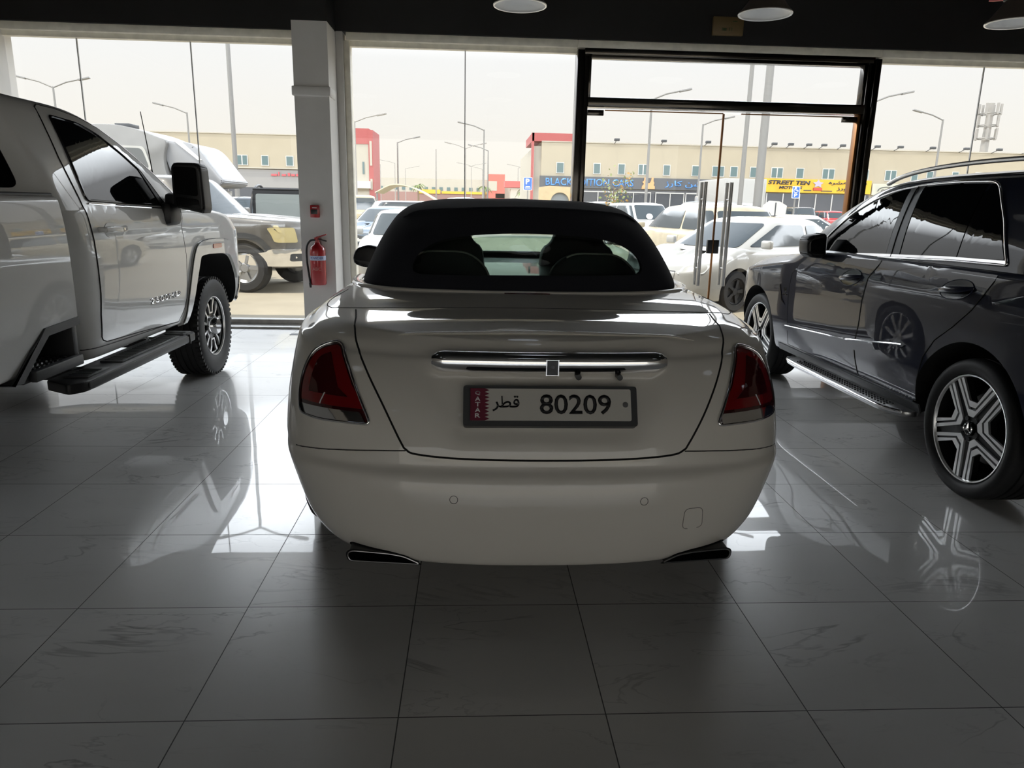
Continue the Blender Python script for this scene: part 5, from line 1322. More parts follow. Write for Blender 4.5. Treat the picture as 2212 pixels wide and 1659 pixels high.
# middle window cars
bg_car('mid', (-1.28, 19.1, G0 - .22), heading(-.05, -1), SILVER, 'silver car facing the showroom beside the soft-top, behind the door mirror')
bg_car('sedan', (-2.2, 26.5, G0), heading(-.25, -1), BLUEG, 'blue-grey sedan behind the silver car in the middle window')
bg_car('mid', (-4.3, 30.0, G0), heading(1, .5), BLACKP, 'dark SUV at the left edge of the middle window')
bg_car('suv', (-4.2, 34.0, G0), heading(-.9, -.3), BEIGE, 'beige SUV beneath the cream shade cloth')
bg_car('van', (-1.2, 49.0, G0), heading(.2, -1), WHITE, 'white van roof showing over the convertible')
bg_car('sedan', (2.2, 54.0, G0), heading(1, .1), SILVER, 'silver sedan far down the road in the middle window')
# left window cars
bg_car('mid', (-8.6, 26.4, G0), heading(.55, -.84), BLACKP, 'dark crossover between the caravan and the parking sign')
# round paper behind a windscreen
pp_ = empty('paper_notice', (6.86, 28.95, 1.13)); tag(pp_, 'round white paper on the windscreen of the white SUV facing the door', 'paper')
bm = bmesh.new(); lathe(bm, [(0, .0001), (0, .13), (.006, .13), (.006, .0001)], 24, 'Y'); bmesh.ops.rotate(bm, verts=bm.verts, cent=(0, 0, 0), matrix=Matrix.Rotation(-.6, 3, 'X')); build('sheet', bm, M_PAPER, pp_)

# caravan
KC = 17.2 / 14
M_CARAVAN = nz(mat('caravan_skin', (0.20, 0.195, 0.185), 0.45), 3, .06); M_CARAVAN_LT = mat('caravan_panel', (0.42, 0.41, 0.38), 0.4); M_CAR_WIN = mat('caravan_window', (0.13, 0.135, 0.135), 0.15)
CV = empty('caravan', (-6.2 * KC, 17.2, G0)); tag(CV, 'grey caravan with a rounded nose standing behind the white pickup', 'caravan')
def CVP(x, z): return ((x + 6.2) * KC, (z - 1.4324) * KC + 1.4324 - G0)
prof = [(-9.4, 2.66), (-6.4, 2.70), (-6.03, 2.63), (-5.72, 2.51), (-5.50, 2.44), (-5.62, 2.1), (-5.40, 1.2), (-5.30, .75), (-9.4, .70)]
prismobj('shell', roundpoly([CVP(x, z) for x, z in prof], [.2, .2, .2, .2, .1, .3, .3, .1, .1], 5), .0, 2.1, 'XZ', M_CARAVAN, CV, .03)
nose = [(-5.70, 2.46), (-5.18, 2.43), (-5.0, 2.31), (-4.84, 2.09), (-4.66, 1.85), (-4.57, 1.75), (-4.68, 1.66), (-5.01, 1.64), (-5.45, 1.60)]
prismobj('nose', roundpoly([CVP(x, z) for x, z in nose], .12, 4), .12, 1.98, 'XZ', mat('caravan_nose', (0.26, 0.26, 0.265), 0.35), CV, .05)
prismobj('nose_stripe', [CVP(x, z) for x, z in [(-5.42, 2.44), (-5.30, 2.44), (-4.95, 2.12), (-5.02, 2.12)]], .10, .13, 'XZ', M_WHITE_PAINT, CV)
prismobj('under_panel', [CVP(x, z) for x, z in [(-5.55, 1.60), (-4.9, 1.60), (-5.0, .9), (-5.2, .75), (-5.5, .75)]], .2, 1.9, 'XZ', M_CARAVAN_LT, CV, .02)
wf_ = prismobj('window', roundpoly([CVP(x, z) for x, z in [(-7.2, 2.36), (-5.92, 2.33), (-5.80, 1.92), (-7.2, 1.92)]], .09, 4), -.025, .02, 'XZ', M_CARAVAN_LT, CV)
prismobj('pane', roundpoly([CVP(x, z) for x, z in [(-7.15, 2.325), (-5.96, 2.295), (-5.85, 1.955), (-7.15, 1.955)]], .08, 4), -.032, .0, 'XZ', M_CAR_WIN, wf_)
boxobj('roof_vent', (CVP(-6.62, 0)[0], .6, CVP(0, 2.69)[1]), (CVP(-6.35, 0)[0], 1.1, CVP(0, 2.76)[1]), M_GREY_PLASTIC, CV, .01)
prismobj('stripe', [CVP(x, z) for x, z in [(-9.3, 1.62), (-5.62, 1.60), (-5.52, 1.42), (-9.3, 1.42)]], -.012, .02, 'XZ', M_WHITE_PAINT, CV)
for x in (-7.3,): bg_wheel(CV, (CVP(x, 0)[0], .1, .33), 1, .33).rotation_euler = (0, 0, -PI / 2)
tubeobj('drawbar', [(1.2, 1.05, .5), (1.9, 1.05, .5)], .04, M_GREY_PLASTIC, CV)
# off-road buggy
UT = empty('off_road_buggy', (-4.55, 18.2, G0), heading(.12, -1)); tag(UT, 'black open off-road buggy with amber-edged headlamps behind the dark grey pickup', 'buggy')
prismobj('hood', roundpoly([(0, .75), (1.0, .95), (1.55, .80), (1.62, .55), (0, .5)], .08), -.60, .60, 'YZ', mat('buggy_plastic', (0.10, 0.10, 0.10), .45), UT, .04)
boxobj('tub', (-.68, -1.3, .42), (.68, .8, .85), M_BLACK_PLASTIC, UT, .05)
for s in (1, -1):
    tubeobj('roll_bar', smoothline([(s * .66, .95, .92), (s * .60, .45, 1.74), (s * .58, -.8, 1.76), (s * .66, -1.2, .85)], 5), .03, M_BLACK_PLASTIC, UT, 8)
    prismobj('headlamp', roundpoly([(s * .28, .80), (s * .60, .93), (s * .62, .85), (s * .34, .70)], .02), 1.42, 1.58, 'XZ', MATS['yellowed_lens'], UT)
    tubeobj('headlamp_trim', [(s * .24, 1.56, .84), (s * .62, 1.50, .97)], .022, M_WHITE_PAINT, UT, 8)
    prismobj('mudguard', roundpoly([(.75, .75), (1.0, 1.0), (1.4, .98), (1.62, .72), (1.5, .70), (1.3, .86), (1.05, .86), (.85, .72)], .05), s * .58, s * .86, 'YZ', M_BLACK_PLASTIC, UT)
    for y in (1.15, -.95): bg_wheel(UT, (s * .70, y, .36), s, .36, M_BGTYRE)
    boxobj('side_mirror', (s * .72 - .08, .75, 1.18), (s * .72 + .08, .82, 1.30), M_BLACK_PLASTIC, UT, .02)
prismobj('windscreen_frame', roundpoly([(-.62, 1.0), (.62, 1.0), (.60, 1.74), (-.60, 1.74)], .05), .62, .66, 'XZ', M_BLACK_PLASTIC, UT)
prismobj('windscreen', roundpoly([(-.55, 1.08), (.55, 1.08), (.53, 1.66), (-.53, 1.66)], .05), .66, .68, 'XZ', mat('buggy_screen', (0.22, 0.24, 0.23), .12), UT)
boxobj('roof', (-.60, -.85, 1.74), (.60, .66, 1.79), M_BLACK_PLASTIC, UT, .02)
boxobj('front_bumper', (-.5, 1.6, .38), (.5, 1.68, .58), M_BLACK_PLASTIC, UT, .03)
# slatted barrier
BR = empty('slatted_barrier', (-6.78, 20, G0)); tag(BR, 'pale slatted barrier beside the black towing mirror', 'barrier')
boxobj('base', (-.3, -.2, 0), (.3, .2, .2), M_KERB, BR)
boxobj('top_bar', (-.22, -.03, 1.40), (.22, .03, 1.48), M_CARAVAN_LT, BR); boxobj('bottom_bar', (-.22, -.03, 1.05), (.22, .03, 1.12), M_CARAVAN_LT, BR)
for k in range(7): boxobj('slat', (-.21 + .06 * k, -.02, .2), (-.18 + .06 * k, .02, 1.42), M_CARAVAN_LT, BR)

# street furniture
M_POLE = mat('galvanised_pole', (0.20, 0.195, 0.185), 0.5, 0.3); M_POLE_FAR = mat('pale_pole', (0.27, 0.255, 0.235), 0.6)
def lamp_post(x, y, h, r, arms, lab, m=M_POLE, grp=None, lean=0.0, armlen=1.6, rise=.45):
    T = empty('street_lamp', (x, y, G0)); tag(T, lab, 'street lamp', grp)
    H = h - G0
    tubeobj('pole', [(0, 0, 0), (lean * .5, 0, H * .5), (lean, 0, H)], [r, r * .85, r * .65], m, T, 10)
    boxobj('base_plate', (-r * 2, -r * 2, 0), (r * 2, r * 2, .05), m, T)
    for a in arms:
        tubeobj('arm', [(lean, 0, H - .05), (lean + a * armlen * .5, 0, H + rise * .6), (lean + a * armlen, 0, H + rise)], r * .5, m, T, 8)
        hd = boxobj('lamp_head', (-.32, -.11, -.05), (.32, .11, .05), m, T, .02); hd.location = (lean + a * (armlen + .25), 0, H + rise + .04); hd.rotation_euler = (0, -.22 * a, 0)
    return T
POSTS = [(-9.28, 30, 12.5, .095, (1, -1), 'tall bare pole in the left window, right of the caravan', M_POLE, .02),
         (9.97, 26, 12.0, .155, (1, -1), 'thickest pole, seen through the right door leaf', M_POLE, 0),
         (10.78, 30, 12.5, .10, (1,), 'thinner tall pole just left of the thickest pole', M_POLE, 0),
         (-23.72, 45, 7.41, .08, (1, -1), 'double-arm street lamp above the roof of the white pickup', M_POLE, 0),
         (-18.28, 50, 6.76, .075, (-1,), 'single-arm street lamp above the caravan nose', M_POLE, 0),
         (-7.75, 50, 6.50, .08, (1,), 'street lamp in front of the red and cream tower', M_POLE_FAR, 0),
         (-7.02, 70, 6.83, .09, (1,), 'street lamp with right arm, right of the red tower', M_POLE, 0),
         (-3.79, 75, 6.66, .08, (), 'armless slim pole in the middle window', M_POLE_FAR, 0),
         (-.89, 75, 6.82, .07, (1, -1), 'double-arm street lamp behind the pane seam', M_POLE_FAR, 0),
         (.72, 60, 7.15, .08, (-1,), 'tall street lamp with left arm in the middle window', M_POLE, 0),
         (1.38, 78, 6.86, .08, (-1,), 'street lamp just right of the tall one with left arm', M_POLE, 0),
         (9.21, 40, 7.0, .085, (1,), 'street lamp rising in front of the orange crest', M_POLE, 0),
         (15.03, 50, 6.9, .085, (1,), 'street lamp with right arm left of the door seam', M_POLE, 0),
         (21.12, 40, 7.2, .085, (1,), 'street lamp whose arm shows right of the black door frame', M_POLE, 0),
         (30.03, 48, 7.37, .09, (-1,), 'street lamp with left arm above the dark off-roader', M_POLE, 0),
         (-17.25, 140, 8.28, .09, (-1,), 'farthest left of the tiny distant street lamps', M_POLE_FAR, 0),
         (-14.6, 140, 8.59, .09, (-1,), 'tiny distant street lamp beside the one with right arm', M_POLE_FAR, 0),
         (-13.6, 150, 8.08, .09, (1,), 'tiny distant street lamp right of its taller neighbour', M_POLE_FAR, 0),
         (-.60, 140, 8.42, .09, (1, -1), 'tiny distant street lamp right of the pane seam', M_POLE_FAR, 0),
         (1.6, 150, 8.34, .09, (-1,), 'tiny distant street lamp left of the red far block', M_POLE_FAR, 0),
         (7.49, 130, 7.8, .09, (1,), 'tiny distant street lamp above the small red kiosk', M_POLE_FAR, 0),
         (8.52, 135, 8.06, .09, (-1,), 'tiny distant street lamp nearest the parking sign', M_POLE_FAR, 0)]
for x, y, h, r, arms, lab, m_, ln in POSTS: lamp_post(x, y, h, r, arms, lab, m_, None, ln, 1.5 if y < 100 else 2.2, .42)
M_BLUE = mat('sign_blue', (0.03, 0.12, 0.42), 0.4)
def sign_bm_poly(polys, y0, y1):
    bm = bmesh.new()
    for p in polys: prism(bm, p, y0, y1, 'XZ')
    return bm
def parking_sign(x, y, zc, w, h, lab, disabled=False):
    T = empty('parking_sign', (x, y, G0)); tag(T, lab, 'sign')
    tubeobj('post', [(0, .03, 0), (0, .03, zc - G0 + h / 2)], .035, M_POLE, T, 8)
    z = zc - G0
    pb = prismobj('sign_plate', roundpoly([(-w / 2, z - h / 2), (w / 2, z - h / 2), (w / 2, z + h / 2), (-w / 2, z + h / 2)], .04), -.02, .0, 'XZ', M_WHITE_PAINT, T)
    prismobj('sign_face', roundpoly([(-w / 2 + .025, z - h / 2 + .025), (w / 2 - .025, z - h / 2 + .025), (w / 2 - .025, z + h / 2 - .025), (-w / 2 + .025, z + h / 2 - .025)], .03), -.024, -.019, 'XZ', M_BLUE, pb)
    if disabled:
        fit_text('letter_p', 'P', 0, z - h * .24, w * .42, h * .30, -.024, M_PAPER, pb, .004, .03)
        bm = bmesh.new(); lathe(bm, [(-.03, .0001), (-.03, .045), (-.024, .045)], 14, 'Y', (-.03, 0, z + h * .36))
        tube(bm, [(-.03, -.027, z + h * .30), (-.02, -.027, z + h * .18), (.06, -.027, z + h * .18), (.10, -.027, z + h * .09)], .018, 6)
        tube(bm, [(-.02 + .085 * math.cos(a), -.027, z + h * .14 + .085 * math.sin(a)) for a in np.linspace(2.2, 5.9, 12)], .013, 6)
        build('wheelchair_symbol', bm, M_PAPER, pb)
    else:
        fit_text('letter_p', 'P', -.02, z + h * .17, w * .44, h * .44, -.024, M_PAPER, pb, .004, .04)
        for k, ww in ((0, .5), (1, .62)): boxobj('caption', (-w * ww / 2, -.029, z - h * (.24 + .12 * k)), (w * ww / 2, -.024, z - h * (.19 + .12 * k)), M_PAPER, pb)
    return T
parking_sign(3.19, 45, 2.72, .52, .74, 'blue parking sign left of the black door post')
parking_sign(-16.02, 50, 2.72, .46, .56, 'blue parking sign left of the tall pole in the left window')
parking_sign(13.93, 32, 2.24, .34, .50, 'blue disabled parking sign under the yellow shop sign', True)
HX = empty('sign_board', (10.42, 25.5, G0)); tag(HX, 'bare white back of an eight-sided sign in front of the parked row', 'sign')
prismobj('board', [(-.43, 1.70), (-.22, 1.86), (.16, 1.84), (.42, 1.70), (.40, 1.42), (.20, 1.36), (-.30, 1.37), (-.43, 1.48)], 0, .02, 'XZ', mat('sign_back', (0.5, 0.48, 0.44), .6), HX)
tubeobj('post', [(.02, .04, 0), (.02, .04, 1.8)], .05, M_GREY_PLASTIC, HX, 8)
for i, (x0, x1, y) in enumerate(((10.3, 13.4, 27.2), (13.4, 16.8, 27.4), (2.0, 6.2, 40.0))):
    k = boxobj('kerb', (x0 + .02, y, G0), (x1 - .02, y + .5, G0 + .16), M_KERB, None, .02); tag(k, ['cream kerb block under the eight-sided sign', 'cream kerb block right of the eight-sided sign', 'cream kerb block across the road by the white SUV'][i], 'kerb')
rd = struct(boxobj('ground_road', (-160, 36, G0 - .1), (160, 39.6, G0 + .006), nz(mat('dusty_asphalt', (0.20, 0.185, 0.155), .9), 2, .08)), 'dusty road across the lot')
# young tree and palms
def leafy(nm, loc, h, spread, n, cols, lab, cat='tree', seed=1, leaf=.14, trunk=.03):
    T = empty(nm, loc); tag(T, lab, cat); rnd = random.Random(seed)
    bm = bmesh.new(); tube(bm, [(0, 0, 0), (.04, 0, h * .5), (0, .03, h * .95)], [trunk, trunk * .8, trunk * .3], 7)
    tips = []
    for k in range(9):
        a = rnd.uniform(0, 2 * PI); z = h * rnd.uniform(.35, .85); l = spread * rnd.uniform(.5, 1)
        p = [(.02, 0, z), (l * .5 * math.cos(a), l * .5 * math.sin(a), z + l * .35), (l * math.cos(a), l * math.sin(a), z + l * .55)]; tube(bm, p, [trunk * .5, trunk * .35, trunk * .15], 5); tips.append(p)
    build('trunk', bm, mat('twig_bark', (0.16, 0.11, 0.07), .9), T)
    for ci, c in enumerate(cols):
        bm = bmesh.new()
        for k in range(n // len(cols)):
            tp = rnd.choice(tips); t = rnd.uniform(.3, 1.1); b = Vector(tp[0]).lerp(Vector(tp[2]), t) + Vector((rnd.gauss(0, spread * .2), rnd.gauss(0, spread * .2), rnd.gauss(0, h * .12)))
            M = Euler((rnd.uniform(0, 6), rnd.uniform(0, 6), rnd.uniform(0, 6))).to_matrix(); s = leaf * rnd.uniform(.6, 1.3)
            vs = [bm.verts.new(b + M @ Vector(v)) for v in ((0, 0, 0), (s * .35, s * .5, s * .06), (0, s, 0), (-s * .35, s * .5, s * .06))]; bm.faces.new(vs)
        f = build('foliage', bm, mat('leaf_%d_%s' % (ci, nm), c, .7), T); f['kind'] = 'stuff'
    return T
leafy('young_tree', (6.70, 36, G0), 2.9, .8, 420, [(0.16, 0.20, 0.06), (0.34, 0.20, 0.06), (0.22, 0.25, 0.10)], 'sparse young tree with yellowing leaves in front of the dark shopfront', seed=4)
def palm(x, y, h, lab, seed):
    T = empty('young_palm', (x, y, G0)); tag(T, lab, 'palm'); rnd = random.Random(seed)
    tubeobj('trunk', [(0, 0, 0), (.05, 0, h * .6), (0, 0, h)], [.18, .15, .12], mat('palm_bark', (0.18, 0.13, 0.08), .9), T, 8)
    bm = bmesh.new()
    for k in range(16):
        a = 2 * PI * k / 16 + rnd.uniform(-.15, .15); l = rnd.uniform(1.1, 1.7); up = rnd.uniform(.3, 1.0)
        P = [Vector((l * t * math.cos(a), l * t * math.sin(a), h + l * (up * t - 1.1 * t * t))) for t in np.linspace(0, 1, 7)]
        n = Vector((-math.sin(a), math.cos(a), 0))
        for i in range(6):
            w0 = .16 * math.sin(PI * (i / 6 * .85 + .12)); w1 = .16 * math.sin(PI * ((i + 1) / 6 * .85 + .12))
            bm.faces.new([bm.verts.new(v) for v in (P[i] - n * w0, P[i] + n * w0, P[i + 1] + n * w1, P[i + 1] - n * w1)])
    build('fronds', bm, mat('palm_frond', (0.14, 0.18, 0.06), .7), T); return T
palm(-19.7, 150, 5.3, 'distant young palm near the left end of the far building', 1); palm(-8.9, 120, 4.2, 'distant young palm in front of the first yellow shop sign', 2); palm(1.7, 125, 4.3, 'distant young palm left of the red far block', 3); palm(7.3, 110, 3.6, 'distant round-topped palm beside the red kiosk', 5)
# shade cloth and arched gate
SC = empty('shade_cloth', (-3.9, 42, G0)); tag(SC, 'cream curved shade cloth over parked cars in the middle window', 'canopy')
bm = bmesh.new(); P = smoothline([(-1.6, 2.1), (-.6, 2.55), (.6, 2.35), (2.0, 1.6)], 6)
prism(bm, P + [(p[0], p[1] - .06) for p in P[::-1]], 0, 4, 'XZ'); build('cloth', bm, mat('shade_fabric', (0.5, 0.46, 0.34), .8), SC)
for x, z in ((-1.5, 2.1), (1.9, 1.65)): tubeobj('pole', [(x, .1, 0), (x, .1, z)], .05, M_POLE, SC, 8)
AR = empty('arched_gate', (6.35, 58, G0)); tag(AR, 'tan wall with an arched opening under the dark shop sign', 'gate')
ap = [(-1.35, 0), (-1.35, 2.95), (-.6, 3.05), (1.35, 3.0), (1.35, 0), (1.0, 0)] + [(.28 + .72 * math.cos(a), 1.9 + .68 * math.sin(a)) for a in np.linspace(0, PI, 14)] + [(-.44, 0)]
prismobj('wall', ap, 0, .5, 'XZ', nz(mat('tan_stone', (0.44, 0.34, 0.20), .9), 3, .08), AR)
boxobj('screen', (-.43, .3, 0), (1.0, .4, 2.6), mat('gate_screen', (0.18, 0.20, 0.21), .5), AR)
KI = empty('kiosk', (7.0, 120, G0)); tag(KI, 'small kiosk with a red roof far down the road', 'kiosk')
boxobj('walls', (-1.2, 0, 0), (1.6, 3, 4.1), mat('kiosk_wall', (.5, .45, .38), .8), KI); boxobj('roof', (-2.2, -.5, 4.3), (2.2, 3.5, 5.3), mat('kiosk_red', (0.45, .10, .09), .7), KI)

# buildings
M_CREAM_WALL = nz(mat('cream_render', (0.36, 0.315, 0.235), 0.9), .6, .03); M_PALE_WALL = nz(mat('pale_render', (0.39, 0.36, 0.30), 0.9), .6, .03); M_RED_WALL = mat('red_cladding', (0.34, 0.085, 0.08), 0.7)
M_BWIN = mat('building_window', (0.10, 0.15, 0.155), 0.25); M_DARK_FRONT = mat('dark_shopfront', (0.075, 0.078, 0.088), 0.35); M_WFRAME = mat('pale_frame', (0.48, 0.47, 0.45), .5)
M_YELLOW = mat('yellow_signboard', (0.62, 0.36, 0.02), 0.5); M_SIGNDARK = mat('charcoal_signboard', (0.07, 0.075, 0.085), 0.5); M_SIGNBLUE = mat('sign_letter_blue', (0.06, 0.22, 0.55), 0.4)
AR_FORMS = {'ا': (0xFE8D, 0xFE8E, 0, 0), 'ب': (0xFE8F, 0xFE90, 0xFE91, 0xFE92), 'د': (0xFEA9, 0xFEAA, 0, 0), 'ر': (0xFEAD, 0xFEAE, 0, 0), 'ز': (0xFEAF, 0xFEB0, 0, 0), 'ش': (0xFEB5, 0xFEB6, 0xFEB7, 0xFEB8), 'ع': (0xFEC9, 0xFECA, 0xFECB, 0xFECC), 'ه': (0xFEE9, 0xFEEA, 0xFEEB, 0xFEEC), 'ك': (0xFED9, 0xFEDA, 0xFEDB, 0xFEDC), 'ل': (0xFEDD, 0xFEDE, 0xFEDF, 0xFEE0), 'م': (0xFEE1, 0xFEE2, 0xFEE3, 0xFEE4), 'ن': (0xFEE5, 0xFEE6, 0xFEE7, 0xFEE8), 'و': (0xFEED, 0xFEEE, 0, 0), 'ي': (0xFEF1, 0xFEF2, 0xFEF3, 0xFEF4), 'ت': (0xFE95, 0xFE96, 0xFE97, 0xFE98)}
def shape_arabic(s):
    """joined letter forms in left-to-right drawing order"""
    out = []
    for i, c in enumerate(s):
        if c not in AR_FORMS: out.append(c); continue
        f = AR_FORMS[c]; prev = i > 0 and s[i - 1] in AR_FORMS and AR_FORMS[s[i - 1]][2]; nxt = i + 1 < len(s) and s[i + 1] in AR_FORMS and f[2]
        k = 3 if (prev and nxt) else 2 if nxt else 1 if prev else 0; out.append(chr(f[k]))
    return ''.join(out[::-1])
def bwin(par, x0, x1, z0, z1, y, double=False):
    w = boxobj('window', (x0 - .06, y - .05, z0 - .06), (x1 + .06, y + .02, z1 + .06), M_WFRAME, par)
    if double:
        m = (x0 + x1) / 2; boxobj('pane', (x0, y - .06, z0), (m - .05, y - .04, z1), M_BWIN, w); boxobj('pane', (m + .05, y - .06, z0), (x1, y - .04, z1), M_BWIN, w)
    else: boxobj('pane', (x0, y - .06, z0), (x1, y - .04, z1), M_BWIN, w)
# right building
BY = 66
B1 = empty('warehouse_shops', (0, BY, G0)); tag(B1, 'long cream two-storey shop building across the lot on the right', 'building')
boxobj('wall', (5.80, 0, 0), (110, 22, 6.95 - G0), M_CREAM_WALL, B1); boxobj('parapet_cap', (5.80, -.06, 6.93), (110, .3, 7.02), M_PALE_WALL, B1)
boxobj('red_tower', (4.96, -.05, 6.98), (8.55, 8, 7.66), M_RED_WALL, B1); boxobj('red_fin', (4.92, -.05, 0), (5.14, .3, 7.66), M_RED_WALL, B1); boxobj('side_wall', (5.2, .3, 0), (5.8, 20, 6.6), M_PALE_WALL, B1)
for x0, x1, d in [(7.18, 7.75, 0), (10.44, 10.97, 0), (12.61, 13.14, 0), (14.41, 15.19, 1), (16.63, 17.16, 0), (19.19, 19.77, 0), (21.01, 22.0, 1), (22.63, 23.21, 0), (24.42, 25.0, 0), (26.34, 27.3, 1), (28.6, 29.19, 0), (30.99, 32.0, 1), (34.62, 35.13, 0), (36.74, 37.68, 1), (39.16, 39.68, 0), (40.57, 41.09, 0), (42.92, 43.44, 0), (45.07, 45.6, 0), (47.3, 48.3, 1), (50.6, 51.1, 0), (54.0, 55.0, 1)]:
    bwin(B1, x0, x1, 4.33 - G0, 5.14 - G0, 0, d)
boxobj('dark_shopfront', (5.9, -.08, 0), (24.9, .05, 3.1), M_DARK_FRONT, B1)
for a, b in ((6.0, 9.2), (9.5, 12.2), (12.4, 15.6), (16.0, 18.6), (18.7, 22.0), (22.2, 24.6)):
    sfm = boxobj('shop_window', (a, -.14, .2), (b, -.08, 2.85), M_BWIN if a > 22 else mat('shop_glass', (0.06, 0.065, 0.075), .15), B1)
    boxobj('frame', (a, -.18, 2.82), (b, -.12, 2.92), M_WFRAME, sfm)
    for x in (a, (a + b) / 2, b - .07): boxobj('frame', (x, -.18, .2), (x + .07, -.12, 2.85), M_WFRAME, sfm)
SB = empty('shop_sign', (0, BY - .25, 0)); tag(SB, 'charcoal shop sign with blue letters and an orange crest', 'sign')
boxobj('board', (5.68, 0, 3.06), (23.2, .15, 4.03), M_SIGNDARK, SB)
fit_text('lettering', 'BLACK EDITION CARS', 10.08, 3.545, 7.75, .62, 0, M_SIGNBLUE, SB, .06, .012)
fit_text('lettering', shape_arabic('بلاك اديشن كارز'), 20.0, 3.54, 6.5, .62, 0, M_SIGNBLUE, SB, .06, .012)
M_ORANGE = mat('crest_orange', (0.60, 0.30, 0.13), .5)
cb = prismobj('crest', [(14.70, 3.10), (15.86, 3.10), (15.86, 3.32), (15.74, 3.42), (15.80, 3.62), (15.70, 3.78), (15.72, 4.06), (15.56, 4.10), (15.50, 3.78), (15.40, 3.60), (15.22, 3.60), (15.14, 3.80), (15.08, 4.06), (14.90, 4.06), (14.88, 3.80), (14.74, 3.68), (14.88, 3.52), (14.74, 3.34)], -.10, 0, 'XZ', M_ORANGE, SB)
SY = empty('shop_sign', (0, BY - .25, 0)); tag(SY, 'yellow shop sign with dark slanted letters above the parked row', 'sign')
boxobj('board', (25.70, 0, 3.08), (35.45, .2, 4.24), M_YELLOW, SY)
M_SLATE = mat('sign_letter_slate', (0.045, 0.04, 0.045), .5)
fit_text('lettering', 'STREET TEN', 27.92, 3.93, 3.75, .36, 0, M_SLATE, SY, .05, .03, shear=.22); fit_text('lettering', 'MOTORS', 28.1, 3.50, 2.05, .24, 0, M_SLATE, SY, .05, .03, shear=.22)
fit_text('lettering', shape_arabic('شارع عشره'), 33.25, 3.93, 3.5, .42, 0, M_SLATE, SY, .05, .02); fit_text('lettering', shape_arabic('موتورز'), 33.3, 3.45, 2.0, .34, 0, M_SLATE, SY, .05, .02)
for a, b, z in ((29.3, 30.0, 3.24), (30.9, 31.9, 3.22)): boxobj('caption', (a, -.03, z), (b, 0, z + .08), M_SLATE, SY)
st = [(30.55 + (.50 if k % 2 == 0 else .26) * math.cos(PI / 2 + k * PI / 5), 3.86 + (.36 if k % 2 == 0 else .19) * math.sin(PI / 2 + k * PI / 5)) for k in range(10)]
prismobj('star_emblem', st, -.08, 0, 'XZ', mat('emblem_lilac', (0.38, 0.33, 0.42), .5), SY); boxobj('emblem_bar', (30.15, -.1, 3.30), (30.95, 0, 3.52), mat('emblem_red', (0.45, .06, .04), .5), SY)
boxobj('shop_front', (25.7, -.12, 0), (35.4, .05, 3.05), M_DARK_FRONT, B1)
for k in range(7): boxobj('shop_mullion', (26.0 + 1.5 * k, -.18, 0), (26.08 + 1.5 * k, -.1, 3.05), M_WFRAME, B1)
SG = empty('shop_sign', (0, BY - .2, 0)); tag(SG, 'pale shop sign with a car outline right of the black door frame', 'sign')
boxobj('board', (35.6, 0, 3.0), (48, .12, 4.0), mat('pale_signboard', (.45, .44, .36), .6), SG)
tubeobj('car_outline', smoothline([(36.1, -.03, 3.35), (36.3, -.03, 3.6), (36.8, -.03, 3.72), (37.4, -.03, 3.70), (37.9, -.03, 3.55), (38.3, -.03, 3.35)], 4), .035, M_GREY_PLASTIC, SG, 5)
for x in (36.6, 37.8): tubeobj('wheel_outline', [(x + .16 * math.cos(a), -.03, 3.33 + .16 * math.sin(a)) for a in np.linspace(0, 2 * PI, 12, endpoint=False)], .03, M_GREY_PLASTIC, SG, 5, True)
fl0 = None
for i, x in enumerate((12.15, 16.23, 20.09, 25.92, 27.38, 29.0, 30.34, 32.01, 35.12, 37.19, 40.11, 43.17, 46.16, 49.0)):
    if fl0 is None:
        fl0 = empty('floodlight', (x, BY, 6.95)); tag(fl0, 'small floodlight on an arm along the parapet of the cream shop building', 'floodlight', 'parapet floodlights')
        tubeobj('arm', [(0, -.07, -.1), (0, -.5, .02), (0, -1.0, .12)], .03, M_GREY_PLASTIC, fl0, 6); hd = boxobj('lamp_head', (-.22, -1.2, .04), (.22, -.9, .24), M_GREY_PLASTIC, fl0, .02)
    else:
        c = copy_tree(fl0); c.location = (x, BY, 6.95)
# left building
B2 = empty('warehouse_shops', (0, BY, G0)); tag(B2, 'cream shop building behind the caravan and the tall pole on the left', 'building')
boxobj('wall', (-70, 0, 0), (-10.95, 22, 6.95), M_PALE_WALL if False else M_CREAM_WALL, B2); boxobj('parapet_cap', (-70, -.06, 6.93), (-10.95, .3, 7.02), M_PALE_WALL, B2)
for x0, x1, d in [(-22.04, -21.57, 0), (-20.25, -19.4, 1), (-18.15, -17.64, 0), (-16.08, -15.54, 0), (-25.2, -24.4, 1), (-28, -27.5, 0), (-13.6, -13.1, 0), (-31, -30.2, 1)]: bwin(B2, x0, x1, 4.46, 5.2, 0, d)
boxobj('ledge', (-70, -.25, 4.15), (-10.95, .1, 4.25), M_PALE_WALL, B2); boxobj('shop_band', (-70, -.1, 2.6), (-10.95, .05, 4.1), mat('grey_band', (.27, .26, .25), .7), B2); boxobj('shop_front', (-70, -.08, 0), (-10.95, .05, 2.6), M_DARK_FRONT, B2)
S3 = empty('shop_sign', (0, BY - .2, 0)); tag(S3, 'row of small red sign letters on the left shop building', 'sign')
for k, (x, w, h) in enumerate(((-17.4, .5, .16), (-16.8, .1, .34), (-16.5, .35, .16), (-16.0, .2, .26), (-15.7, .3, .18), (-15.3, .35, .2), (-14.8, .4, .18), (-14.3, .1, .3))): boxobj('letter', (x, 0, 3.5), (x + w, .08, 3.5 + h), mat('sign_red', (.5, .09, .10), .5), S3)
